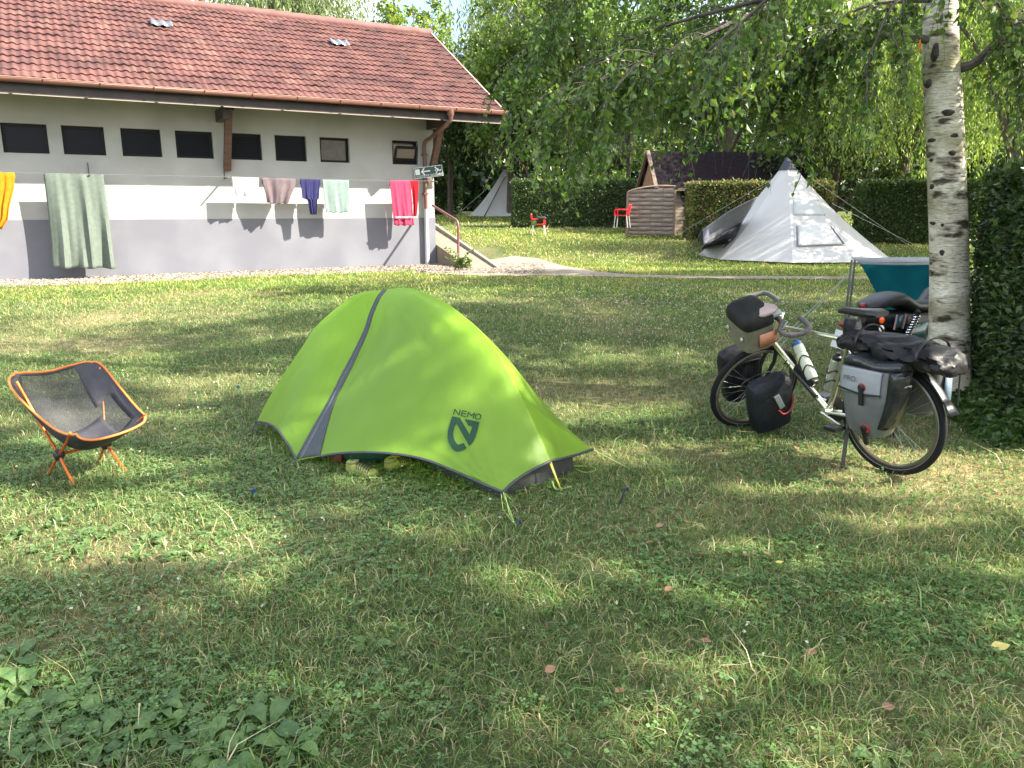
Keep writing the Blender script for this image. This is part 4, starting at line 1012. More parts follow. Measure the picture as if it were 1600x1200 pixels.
# rack bag: long lumpy black roll
t = thing('rack_bag', 'long floppy black bag lying along the rear rack over the panniers', 'bag', K(0, 0, .74))
secs = []
rr = random.Random(4)
path = [(.37, .76, .03, .03), (.33, .775, .06, .045), (.25, .795, .085, .052), (.12, .797, .115, .054), (-.02, .793, .13, .056), (-.14, .785, .135, .060), (-.24, .772, .13, .062), (-.32, .755, .12, .062), (-.37, .74, .10, .055), (-.40, .73, .06, .03)]
pp = smooth_poly([Vector((a, b, c)) for a, b, c, d in path], 34); pd = smooth_poly([Vector((d, 0, 0)) for a, b, c, d in path], 34)
for i, (q, d_) in enumerate(zip(pp, pd)):
    c = K(q.x, .02, q.y); r = []
    for j in range(28):
        a = 2*math.pi*j/28; lump = 1+.13*math.sin(3*a+i*.5)+.09*math.sin(5*a-i*.8)+.06*math.sin(8*a+i*1.1)+.06*math.sin(i*1.3)
        ca, sa = math.cos(a), math.sin(a)
        r.append(c+bl*(q.z*ca*lump*(1.1 if sa < 0 else 1))+bu*(d_.x*sa*lump*(1.25 if sa < 0 else 1)))
    secs.append(r)
m = MB(); m.loft(secs); m.build('body', mat('rack_bag_black', (.0055, .0055, .006), (.011, .011, .012), scale=8, rough=.5, spec=.3, bump=.9, bscale=9), t)
for x in (.16, -.24):
    m = MB(); q = min(pp, key=lambda v: abs(v.x-x)); m.tube([K(x, .02+(q.z+.02)*math.cos(a), q.y+.095*math.sin(a)) for a in np.linspace(-.3, 3.4, 20)], .010, n=5, flat=.4); m.build('strap', M_bp, t)
m = MB(); m.tube([K(-.39, .0, .72), K(-.395, .01, .52)], .005, n=5); m.build('loose_cord', M_bp, t)
m = MB(); m.loft(superloft([(K(-.02-u, .15, .775-.1*u), bl*(.03*r), bu*(.05*r)) for u, r in ((-.06, .4), (-.03, 1), (.03, 1), (.06, .4))], 12)); m.build('buckle_pouch', M_bag, t)
# handlebar bag
vx_ = KS(1, 0, 0)-KS(0, 0, 0); vy_ = KS(0, 1, 0)-KS(0, 0, 0); vz_ = KS(0, 0, 1)-KS(0, 0, 0)
bx0, bx1 = hx+.06, hx+.28
t = thing('handlebar_bag', 'khaki handlebar bag with black lid hung in front of the handlebar', 'bag', KS((bx0+bx1)/2, 0, .76))
def hbx(zs_, mb, nm, par=t):
    m = MB(); m.loft(superloft([(KS((bx0+bx1)/2+o, 0, z), vx_*(.11*a), vy_*(.145*b)) for z, a, b, o in zs_], 36, .42)); return m.build(nm, mb, par)
hbx([(.745, .84, .86, 0), (.755, .93, .94, 0), (.90, 1, 1, 0), (.945, 1, 1, 0)], mat('khaki_canvas', (.12, .112, .075), (.16, .148, .10), scale=20, rough=.8, bump=.3), 'body')
hbx([(.935, 1.04, 1.04, 0), (.965, 1.05, 1.05, 0), (1.00, .98, .98, 0), (1.03, .8, .82, -.01), (1.045, .5, .5, -.02)], mat('lid_black', (.006, .006, .006), (.012, .012, .011), scale=9, rough=.65, bump=.6, bscale=10, spec=.25), 'lid')
m = MB(); m.grid([[KS(x, .157 if abs(x-(bx0+.06)) < .05 else .154, z) for x in np.linspace(bx0+.01, bx0+.13, 5)] for z in (.79, .89)]); m.build('orange_patch', mat('rust_leather', (.42, .16, .09), (.5, .22, .13), scale=12, rough=.5), t, solid=.006)
m = MB(); m.loft(superloft([(KS(bx0+.04+u, .09, 1.03-.2*abs(u)), vy_*(.06*r), vz_*(.02*r)) for u, r in ((-.07, .5), (-.03, 1), (.04, 1), (.08, .5))], 14)); m.build('lid_flap', mat('mauve_flap', (.26, .20, .19), (.34, .27, .25), scale=9, rough=.6, bump=.5, bscale=8), t)
for yy in (-.09, .09):
    m = MB(); m.lathe(KS(bx1+.002, yy, .86), vx_, [(0, .014), (.008, .012), (.01, .006)], 12); m.build('snap_button', mat('button_pale', (.45, .42, .34), rough=.4), t)

# ================================================================ motorcycle behind the birch
MO = Vector((2.98, 6.45, float(g(6.5)))); mf = Vector((.86, .51, 0)).normalized(); ml = Vector((-mf.y, mf.x, 0))
def Q2(x, y, z): return MO+mf*x+ml*y+Vector((0, 0, z))
MT = thing('motorcycle', 'black and teal motorcycle parked behind the birch trunk with number plate', 'motorcycle', Q2(.6, 0, 0))
Mv = mat('black_vinyl', (.011, .011, .013), (.018, .018, .02), scale=20, rough=.5); Mte = mat('teal_panel', (.012, .085, .10), rough=.3); Mmk = mat('engine_black', (.010, .010, .011), rough=.5)
zz_ = bz
m = MB(); m.loft(superloft([(Q2(x, 0, z), ml*w_, zz_*h) for x, z, w_, h in ((-.02, .755, .06, .02), (.03, .765, .11, .04), (.22, .80, .14, .055), (.36, .805, .145, .06), (.46, .765, .14, .06), (.56, .73, .13, .05), (.75, .715, .12, .045), (.95, .73, .09, .04))], 20, .75)); m.build('seat', Mv, MT)
m = MB(); m.loft(superloft([(Q2(x, 0, z), ml*w_, zz_*h) for x, z, w_, h in ((-.05, .66, .05, .04), (.1, .66, .10, .06), (.4, .60, .13, .10), (.8, .55, .13, .14), (1.0, .75, .14, .12), (1.3, .85, .13, .12), (1.5, .8, .06, .06))], 18, .7)); m.build('body', Mmk, MT)
m = MB(); m.grid([[Q2(x, -.145-.01*math.sin(x*3), z-.0+(x-.36)*.05) for x in np.linspace(.36, .66, 7)] for z in (.42, .50, .58)]); m.build('teal_panel', Mte, MT, solid=.012)
m = MB(); m.grid([[Q2(x, -.15, z) for x in (.20, .30)] for z in (.58, .68)]); m.build('teal_panel', Mte, MT, solid=.012)
for a_, b_ in ((.30, .33), (.18, .205)):
    m = MB(); m.bar(Q2(a_, -.158, .565), Q2(b_, -.158, .69), .012, .01); m.build('trim_strip', mat('pale_red_trim', (.3, .2, .21), rough=.3), MT)
m = MB(); a, b = Q2(.30, -.17, .44), Q2(.46, -.17, .68)
for i in range(22):
    pass
m.tube([a+(b-a)*(i/120)+(mf*math.cos(i*.6)+ml*math.sin(i*.6))*.03 for i in range(121)], .007, n=5); m.build('shock_spring', M_chr, MT)
m = MB(); m.tube([a, b], .018, n=8); m.lathe(b, bz, [(0, .02), (.02, .03), (.04, .012)], 10); m.build('shock_absorber', M_bp, MT)
def mwheel(cx, r, wd):
    m = MB(); n = 48; m.tube([Q2(cx+(r-wd)*math.cos(2*math.pi*i/n), 0, r+(r-wd)*math.sin(2*math.pi*i/n)) for i in range(n)], wd, n=10, closed=True); w_ = m.build('wheel', M_tyre, MT)
    m = MB(); rows = [[Q2(cx+rr_*math.cos(2*math.pi*i/n), y, r+rr_*math.sin(2*math.pi*i/n)) for i in range(n)] for y, rr_ in ((-.04, r-2*wd), (0, r-2*wd-.02), (.04, r-2*wd))]; m.grid(rows, True, True)
    for i in range(20): m.tube([Q2(cx+.03*math.cos(i*.314), .0, r+.03*math.sin(i*.314)), Q2(cx+(r-2*wd)*math.cos(i*.314), 0, r+(r-2*wd)*math.sin(i*.314))], .003, n=4)
    m.build('rim', M_chr, w_, fix=False)
mwheel(.12, .31, .06); mwheel(1.52, .32, .05)
m = MB()
for sd in (-1, 1): m.tube([Q2(1.52, sd*.1, .32), Q2(1.25, sd*.1, .95)], .025, n=8)
m.build('fork', M_chr, MT)
m = MB(); m.tube(smooth_poly([Q2(1.28, .14, .90), Q2(1.27, .08, .92), Q2(1.27, 0, .92), Q2(1.29, -.08, .92), Q2(1.32, -.14, .90)], 20), .014, n=8); m.build('handlebar', M_bp, MT)
m = MB(); m.loft(superloft([(Q2(x, 0, .36), ml*.17*w_, zz_*.14*w_) for x, w_ in ((.45, .7), (.6, 1), (.9, 1), (1.05, .7))], 12, .6)); m.build('engine', mat('engine_grey', (.06, .06, .06), (.12, .12, .12), scale=8, rough=.4, metal=.5), MT)
m = MB(); m.tube([Q2(.7, -.2, .25), Q2(.1, -.2, .30), Q2(-.2, -.2, .34)], [.03, .045, .05], n=10); m.build('exhaust', M_chr, MT)
# tail: plate, lamp, indicators
pc = U(1318, 532, MO.y-.12); pn = (CAM-pc); pn.z = 0; pn.normalize(); pr = Vector((-pn.y, pn.x, 0)); pr = (pr*math.cos(.0)+Vector((0, 0, -.25))).normalized(); pu = pn.cross(pr); pu = pu if pu.z > 0 else -pu
def PQ(x, y, d=0): return pc+pr*x+pu*y+pn*d
m = MB(); m.prism([PQ(-.085, -.075), PQ(.085, -.075), PQ(.085, .075), PQ(-.085, .075)], pn*.004); npl = m.build('number_plate', mat('plate_white', (.62, .62, .66), rough=.4), MT)
vs, fs = text_faces('FZ', .075); m = MB(); m.add([PQ(v.x, v.y+.01, .0065) for v in vs], fs); m.build('plate_letters', mat('plate_blue', (.03, .04, .12), rough=.5), npl, fix=False)
m = MB(); m.tube([PQ(0, .05, -.02), Q2(.05, 0, .66)], .02, n=6); m.build('plate_bracket', M_bp, MT)
m = MB(); m.loft(superloft([(PQ(u-.02, .125), pu*(.022*r), pn*(.02*r)) for u, r in ((-.06, .6), (-.04, 1), (.02, 1), (.05, .6))], 12)); m.build('tail_lamp', mat('red_lens', (.22, .01, .015), rough=.2), MT)
for (px, py, c_, nm) in ((1378, 500, (.85, .10, .01), 'indicator_orange'), (1377.5, 513, (.8, .78, .74), 'indicator_white')):
    q = U(px, py, MO.y-.24); m = MB(); m.lathe(q, pn, [(0, .018), (.012, .022), (.03, .018), (.036, .008)], 14); m.xf(lambda v, q=q: q+(v-q)+Vector((0, 0, (v-q).z*.35))); m.build('indicator', mat(nm, c_, rough=.2), MT)
    m = MB(); m.tube([q, Q2(.12, -.05, .66)], .007, n=5); m.build('indicator_stalk', M_chr, MT)
q = U(1349, 478, MO.y); m = MB(); m.lathe(q, bz, [(-.02, .02), (0, .026), (.02, .02), (.026, .01)], 12); m.build('brake_lamp', mat('red_lens', (.4, .01, .015)), MT)

# ================================================================ teal tent with poles
ridge_l = U(1343, 410, 8.2); ridge_r = U(1492, 409, 8.1)
TT = thing('teal_tent', 'low dark teal tent with pale ridge strip behind the motorcycle', 'tent', Vector((ridge_l.x+.8, 8.0, float(g(8)))))
rl2, rr2 = ridge_l, ridge_r
low = [U(1384, 488, 7.75), U(1440, 530, 7.6), U(1500, 545, 7.6)]
lw = [Vector((v.x, v.y, max(v.z, float(g(v.y))+.03))) for v in low]
m = MB(); rows = coons([rl2, (rl2+rr2)/2-Vector((0, 0, .01)), rr2], lw, [rl2, rl2*.5+lw[0]*.5+Vector((.01, .01, 0)), lw[0]], [rr2, rr2*.5+lw[-1]*.5, lw[-1]], 20, 14)
m.grid(wrinkle(rows, .02, .5, 8)); 
fb = [rl2+Vector((1.0, .9, -.9)), rr2+Vector((.1, 1.0, -.9))]
m.grid(coons([rl2, rr2], fb, [rl2, fb[0]], [rr2, fb[1]], 8, 6)); m.build('canopy', mat('teal_canvas', (.001, .050, .064), (.002, .062, .078), scale=5, rough=.9, spec=.05, trans=.05), TT, fix=False)
m = MB(); m.grid([[p+Vector((0, -.012, dz)) for p in (rl2, (rl2+rr2)/2-Vector((0, 0, .005)), rr2)] for dz in (.0, -.045)]); m.grid([[rl2+Vector((0, dy, dz)), rr2+Vector((0, dy, dz))] for dy, dz in ((-.012, 0), (.22, .035))]); m.build('ridge_strip', mat('pale_strip', (.22, .235, .24), (.27, .28, .285), scale=9, rough=.7), TT, solid=.006, fix=False)
for px in (1336, 1331):
    tp = U(px, 406, 8.22 if px == 1336 else 8.1); bt = P(px-6, 506); bt = Vector((tp.x-.02, tp.y, float(g(8.2)))); m = MB(); m.tube([bt, tp], .012, n=8); m.build('pole', mat('grey_pole', (.16, .17, .17), rough=.4, metal=.6), TT)
for gx in (1192, 1205):
    m = MB(); m.tube([U(1334, 420, 8.2), P(gx, 556)], .0042, n=4); m.build('guy_line', mat('white_cord', (.34, .36, .33), rough=.7), TT)

# ================================================================ tipi tents
def tipi(px, pyb, Y, rad, hgt, label, capc, rot, squash=1.0, door=True):
    c = U(px, pyb, Y); c.z = float(g(c.y))
    t = thing('tipi_tent', label, 'tent', c, 'white tipi tents'); n = 8
    Mw = mat('tipi_canvas', (.50, .49, .485), (.52, .51, .50), scale=1.5, rough=.85, trans=.15, bump=.12, bscale=6)
    def prof(h): return 1-h+.0-.06*math.sin(h*math.pi)
    m = MB(); rows = []
    for k in range(15):
        h = k/14*.93; r = []
        for j in range(n*6):
            a = rot+2*math.pi*j/(n*6); fr = (j % 6)/6*2*math.pi/n-math.pi/n
            q = math.cos(math.pi/n)/math.cos(fr); q = q*(1-.02*math.sin(k/14*math.pi))
            r.append(c+Vector((math.cos(a)*rad*prof(h)*q-.30*h, math.sin(a)*rad*prof(h)*q, hgt*h+.03)))
        rows.append(r)
    m.grid(rows, True, True); m.build('canvas', Mw, t, sharp=25)
    m = MB(); rows = []
    for h, e in ((.895, 1.30), (.94, .95), (.985, .55), (1.02, .12)): rows.append([c+Vector((-.30*h+math.cos(a)*(rad*.075*e), math.sin(a)*(rad*.075*e), hgt*h)) for a in np.linspace(0, 6.283, 13)[:-1]])
    m.grid(rows, True, True); m.build('cap', mat('cap_black', (.03, .035, .05), rough=.7), t)
    m = MB(); m.tube([c, c+Vector((-.30, 0, hgt*1.0))], .03, n=8); m.build('pole', M_chr, t)
    return t, c, n, prof
t, c, n, prof = tipi(1236, 392, 22.4, 2.62, 2.72, 'large white tipi tent with dark cap and open left door', None, -.32)
def onwall(px, py, lift=.02):
    # walk the camera ray to the cone
    d = ray(px, py); d /= d.y
    y = 19.0
    while y < 25:
        q = CAM+d*y; h = (q.z-c.z-.03)/2.72
        if 0 <= h < .93:
            r = math.hypot(q.x-c.x+.3*h, q.y-c.y); a = math.atan2(q.y-c.y, q.x-c.x+.3*h)+.32; fr = (a % (2*math.pi/n))-math.pi/n
            if r <= 2.62*prof(h)*math.cos(math.pi/n)/math.cos(fr)*(1-.02*math.sin(h/.93*math.pi)): return q-d*lift
        y += .01
    return U(px, py, 20.6)
def patch(poly, nm, mt, lift=.03, par=None):
    m = MB(); 
    tl, tr_, br, bl_ = [Vector((x, y, 0)) for x, y in poly]; rows = []
    for v in np.linspace(0, 1, 9): rows.append([onwall(*((tl*(1-u)+tr_*u)*(1-v)+(bl_*(1-u)+br*u)*v).xy, lift) for u in np.linspace(0, 1, 9)])
    m.grid(rows); return m.build(nm, mt, par or t, solid=.02, fix=False)
Mw2 = mat('tipi_panel', (.50, .49, .48), (.52, .51, .50), scale=2, rough=.85, bump=.1, bscale=8)
patch([(1248, 352), (1299, 352), (1319, 381), (1246, 384)], 'window_flap', Mw2, .05)
patch([(1240, 312), (1277, 312), (1290, 336), (1240, 336)], 'mesh_window', mat('mesh_pale', (.43, .44, .435), rough=.9), .02)
for a_, b_ in (((1245, 353), (1246, 384)), ((1298, 353), (1319, 381))):
    m = MB(); m.tube([onwall(a_[0]+(b_[0]-a_[0])*k, a_[1]+(b_[1]-a_[1])*k, .08) for k in np.linspace(0, 1, 8)], .012, n=5); m.build('zip', mat('zip_dark', (.05, .05, .06), rough=.5), t)
m = MB(); m.tube([onwall(1246+73*k, 384-3*k, .07) for k in np.linspace(0, 1, 6)], .014, n=5); m.build('flap_hem', mat('hem_shade', (.26, .24, .235), rough=.8), t)
# propped door canopy
ap = onwall(1183, 308, .03); o1 = U(1098, 358, 20.9); o2 = U(1100, 383, 20.6); o3 = U(1152, 340, 21.4); inn = onwall(1158, 350, .03); bot = P(1126, 389); 
Mdr = mat('door_grey', (.12, .122, .145), (.15, .152, .175), scale=6, rough=.8)
m = MB(); m.grid(coons([ap, (ap+o1)/2+Vector((0, 0, .06)), o1], [inn, (inn+o2)/2+Vector((0, 0, .03)), o2], [ap, inn], [o1, o2], 12, 8)); m.build('door_canopy', Mdr, t, solid=.02, fix=False)
bk_ = [U(1098, 372, 22.6), U(1126, 392, 22.2)]
m = MB(); m.grid(coons([inn, o2], [onwall(1130, 388, .02), P(1098, 388)], [inn, onwall(1148, 372, .03), onwall(1130, 388, .02)], [o2, P(1098, 388)], 8, 8)); m.build('door_opening', mat('door_shade', (.045, .045, .055), (.09, .09, .1), scale=4, rough=.9), t, solid=.02, fix=False)  # dark sheet standing for the shade inside the open door
patch([(1150, 350), (1160, 345), (1140, 376), (1128, 378)], 'curtain', mat('curtain_white', (.6, .6, .62), rough=.8), .12)
m = MB(); m.prism([P(1088, 366), P(1100, 388), U(1102, 362, 21.2), U(1090, 358, 21.6)], Vector((0, .05, 0))); m.build('side_flap', mat('flap_black', (.03, .035, .04), rough=.8), t)
apx = c+Vector((-.29, 0, 2.6))
for (sx, sy, gx, gy) in ((1214, 252, 1050, 372), (1228, 256, 1230, 407), (1254, 250, 1375, 402), (1300, 318, 1440, 388), (1262, 275, 1430, 390), (1106, 360, 1078, 394), (1100, 384, 1078, 395)):
    m = MB(); s_ = apx*.94+c*.06 if sy < 262 else onwall(sx, sy, .03); m.tube([s_ if sx > 1110 else (o1 if sy < 370 else o2), P(gx, gy)], .0065, n=4); m.build('guy_line', mat('white_cord', (.6, .62, .6)), t)
t2, c2, n2, prof2 = tipi(800, 341, 46, 2.5, 2.95, 'smaller white tipi tent far back behind the dark tree trunk', None, .1)
m = MB(); 
for k in (0,): m.tube([c2+Vector((-2.5*(1-h)*.62, -2.5*(1-h)*.80-.06, 2.95*h+.03)) for h in np.linspace(0, .9, 8)], .03, n=5)
m.build('seam', mat('zip_dark', (.05, .05, .06)), t2)
m = MB(); m.tube([c2+Vector((0, 0, 2.8)), U(715, 335, 44)], .012, n=4); m.build('guy_line', MATS['white_cord'], t2)

# ================================================================ cabin, screen, rail
CY = 29.5
def C(px, py, dy=0): return U(px, py, CY+dy)
gz = float(g(CY)); cbo = C(1060, 330); cbo.z = gz
CB = thing('wooden_cabin', 'small wooden cabin with steep dark shingle roof and round window', 'cabin', cbo)
Msid = mat('grey_siding', (.24, .19, .15), (.34, .27, .22), scale=3, rough=.85, stretch=(1, 1, 14)); Mshn = mat('dark_shingle', (.011, .008, .010), (.020, .016, .019), scale=4, spec=.05, rough=.95, stretch=(1, 1, 12), bump=.5, bscale=14)
apx_ = C(1025, 234); ev_l = C(1003, 286); ev_r = C(1042, 293, -.9)
L_ = Vector((5.2, 1.1, 0))
zr_, ze_ = apx_.z, C(1045, 293).z
x0 = C(1003, 286).x
# cabin in its own frame: ridge runs right and slightly back, gable faces left
gx0 = C(1024, 300).x; ridge0 = Vector((gx0, CY+.6, zr_)); dirr = Vector((.985, .17, 0))
front = Vector((.17, -.985, 0)); halfw = 1.35
def CBp(a, b, z): return Vector((gx0, CY+.6, 0))+dirr*a+front*b+Vector((0, 0, z))
m = MB(); m.prism([CBp(-.1, .98, ze_+.05), CBp(-.1, 0, zr_-.12), CBp(-.1, -halfw, ze_-.0)], dirr*.08); m.build('gable', mat('orange_shingle', (.16, .085, .045), (.26, .15, .09), scale=3, rough=.9, stretch=(1, 1, 10)), CB)
for sg in (1, -1):
    m = MB(); m.prism([CBp(-.22, 0, zr_), CBp(-.22, sg*(halfw*.78), ze_-.02), CBp(-.22, sg*(halfw*.78), ze_-.09), CBp(-.22, 0, zr_-.10)], dirr*6.2); m.build('roof', Mshn, CB)
m = MB(); m.bar(CBp(-.25, .0, zr_+.0), CBp(-.25, halfw*.80, ze_-.03), .06, .14, up=dirr); m.bar(CBp(-.25, .0, zr_), CBp(-.25, -halfw*.80, ze_-.03), .06, .14, up=dirr); m.bar(CBp(-.2, halfw*.79, ze_-.08), CBp(6, halfw*.79, ze_-.08), .05, .1); m.build('barge_board', mat('barge', (.12, .085, .06), (.17, .12, .09), scale=5, rough=.8), CB)
m = MB(); nb = 14; z0_, z1_ = gz-.1, ze_-.02
for i in range(nb):
    za, zb_ = z0_+(z1_-z0_)*i/nb, z0_+(z1_-z0_)*(i+1)/nb-.015
    m.box((0, .80, za), (6, .86, zb_), CBp); m.box((0, -.9, za), (.05, .8, zb_), CBp)
m.box((.05, -.9, z0_), (5.95, .79, z1_), CBp); m.build('wall', Msid, CB)
pw_ = PLN(1077, 303, CBp(0, .86, 0), front)
m = MB(); m.lathe(pw_, front, [(0, .36), (.03, .36), (.035, .31)], 28); wv_ = m.build('window', mat('win_dark', (.03, .028, .03), rough=.6), CB)
m = MB(); m.lathe(pw_+front*.03, front, [(0, .30), (.012, .30)], 28); m.build('pane', M_glass, wv_)
# slatted privacy screen
s0, s1 = U(979, 366, 28.6), U(1052, 366, 28.3); s0.z = float(g(28.6)); s1.z = float(g(28.3))
sd_ = (s1-s0); Ls = sd_.length; sd_ = sd_.normalized(); sn_ = Vector((sd_.y, -sd_.x, 0)).normalized()
SCN = thing('slatted_screen', 'weathered wooden slatted screen with a curved top in front of the cabin', 'fence panel', s0)
H_ = lambda u: 1.58+.22*math.sin(min(1, max(0, u))**.8*math.pi*.62)
for u in (0, 1):
    m = MB(); p = s0+sd_*(Ls*u); m.bar(p-Vector((0, 0, .1)), p+Vector((0, 0, H_(u))), .07, .07); m.build('post', mat('pale_post', (.17, .125, .09), (.23, .175, .125), scale=4, rough=.85), SCN)
for i in range(11):
    z = .06+i*.148; m = MB(); rows = []
    for z_ in (z, z+.14):
        rows.append([s0+sd_*(Ls*u)+sn_*(.012*math.sin(u*math.pi*4+(math.pi if i % 2 else 0))+.0)+Vector((0, 0, min(z_, H_(u)-.03))) for u in np.linspace(0, 1, 25)])
    m.grid(rows); m.build('slat', mat('slat_wood', (.17, .14, .115), (.27, .225, .19), scale=3, rough=.85, stretch=(2, 2, 14)), SCN, solid=.014, fix=False)
m = MB(); m.tube([s0+sd_*(Ls*u)+Vector((0, 0, H_(u))) for u in np.linspace(0, 1, 16)], .04, n=6); m.build('top_rail', MATS['pale_post'], SCN)
for u in (.25, .5, .75):
    m = MB(); p = s0+sd_*(Ls*u); m.bar(p+sn_*.0, p+Vector((0, 0, H_(u)-.05)), .04, .02); m.build('batten', MATS['pale_post'], SCN)
# wooden rail by the far hedge
rp_ = P(1377, 377); RL_ = thing('wooden_rail', 'old grey wooden rail on two posts before the far right hedge', 'rail', rp_)
Mgw = mat('grey_old_wood', (.13, .11, .085), (.20, .175, .14), scale=4, rough=.9, stretch=(1, 1, 8))
yy_ = rp_.y
for px, pt in ((1377, 336), (1420, 346)):
    p = P(px, 377); p = Vector((p.x, p.y, p.z)); m = MB(); m.bar(p-Vector((0, 0, .1)), U(px+1, pt, p.y), .12, .10); m.build('post', Mgw, RL_, bevel=.01)
m = MB(); m.bar(U(1374, 347, yy_-.08), U(1427, 350, yy_-.08), .05, .22); m.build('board', Mgw, RL_, bevel=.01)
# ================================================================ hedges
M_leaf = mat('leaf', (1, 1, 1), rough=.40, attr=True, trans=.44, spec=.5)
M_hleaf = mat('hedge_leaf', (1, 1, 1), rough=.42, attr=True, trans=.25, spec=.45)
M_core = mat('twig_core', (.020, .026, .012), (.035, .040, .018), scale=12, rough=.95)
M_bark = mat('bark', (.055, .042, .032), (.12, .095, .075), scale=6, rough=.95, bump=.8, bscale=14, stretch=(3, 3, .7))
def hedge(label, p0, p1, depth, h, n, ls, cols, back=True, name='clipped_hedge', dens_top=.3, wts=None, group=None):
    p0 = Vector(p0); p1 = Vector(p1); d = (p1-p0); L = d.length; d.normalize(); nrm = Vector((d.y, -d.x, 0))
    z0 = float(g(p0.y))
    t = thing(name, label, 'hedge', Vector(((p0+p1)/2).xy.to_3d())+Vector((0, 0, z0)), group)
    def loc(a, b, z): return np.outer(a, d)+np.outer(b, nrm)+np.array([p0.x, p0.y, 0])+np.stack([0*z, 0*z, z+g(p0.y)], 1)
    area = np.array([L*h, L*depth, depth*h, depth*h, L*h]); area = area/area.sum(); k = rng.choice(5, n, p=area)
    a = rng.random(n)*L; z = rng.random(n)**.9*h; b = -rng.random(n)*depth
    a = np.where(k == 2, 0, np.where(k == 3, L, a)); b = np.where(k == 0, 0, np.where(k == 4, -depth, b)); z = np.where(k == 1, h, z)
    lump = .10*(fbm(a*1.3+p0.x, z*1.6+b, 4)-.5)+.05*(fbm(a*5, z*5+b*5, 8)-.5)
    N0 = np.array([[0, 1, 0], [0, 0, 1], [-1, 0, 0], [1, 0, 0], [0, -1, 0]])[k]
    off = (1.35*lump+rng.normal(size=n)*.026-.02+np.where(rng.random(n) < .035, .04+.08*rng.random(n), 0))[:, None]*N0
    a, b, z = a+off[:, 0], b+off[:, 1], z+off[:, 2]
    C_ = loc(a, b, z); Nw = np.outer(N0[:, 0], d)+np.outer(N0[:, 1], nrm)+np.outer(N0[:, 2], [0, 0, 1])
    D = unit(Nw*.55+rng.normal(size=(n, 3))*.8+np.array([0, 0, .25]))
    s = ls*(.5+.9*rng.random(n))
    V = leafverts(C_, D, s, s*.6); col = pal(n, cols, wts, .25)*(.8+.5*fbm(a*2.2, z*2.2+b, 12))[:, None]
    quads('foliage', V, M_hleaf, t, col)
    m = MB(); e = .06
    m.box((e, -depth+e, -.05), (L-e, -e, h-e), lambda a, b, z: Vector((p0.x, p0.y, z0))+d*a+nrm*b+Vector((0, 0, z))); m.build('branches', M_core, t)
    return t
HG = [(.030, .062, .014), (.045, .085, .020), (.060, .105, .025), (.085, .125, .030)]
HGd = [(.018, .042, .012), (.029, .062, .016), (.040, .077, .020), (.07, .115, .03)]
HGy = [(.06, .10, .02), (.11, .15, .035), (.17, .20, .05), (.18, .11, .055)]  # yellow green palette brightened to paint sunlight into the hedge
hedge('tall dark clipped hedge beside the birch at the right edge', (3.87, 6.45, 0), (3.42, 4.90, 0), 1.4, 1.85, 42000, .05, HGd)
def HP(px, Y): p = U(px, 330, Y); return (p.x, p.y, 0)
hedge('long clipped green hedge behind the lone red chair', HP(803, 33), HP(1010, 33.2), 1.3, 1.93, 30000, .085, [(.035, .07, .018), (.05, .088, .024), (.065, .105, .03)])
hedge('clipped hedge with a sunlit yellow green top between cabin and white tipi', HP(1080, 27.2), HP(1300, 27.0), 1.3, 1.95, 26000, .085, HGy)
hedge('clipped hedge behind the wooden rail right of the white tipi', HP(1348, 26.2), HP(1530, 25.5), 1.2, 2.0, 24000, .085, HG)
hedge('dark tall hedge in deep shade at the far end past the washing block', HP(640, 50), HP(718, 50), 1.4, 2.35, 9000, .13, HGd)

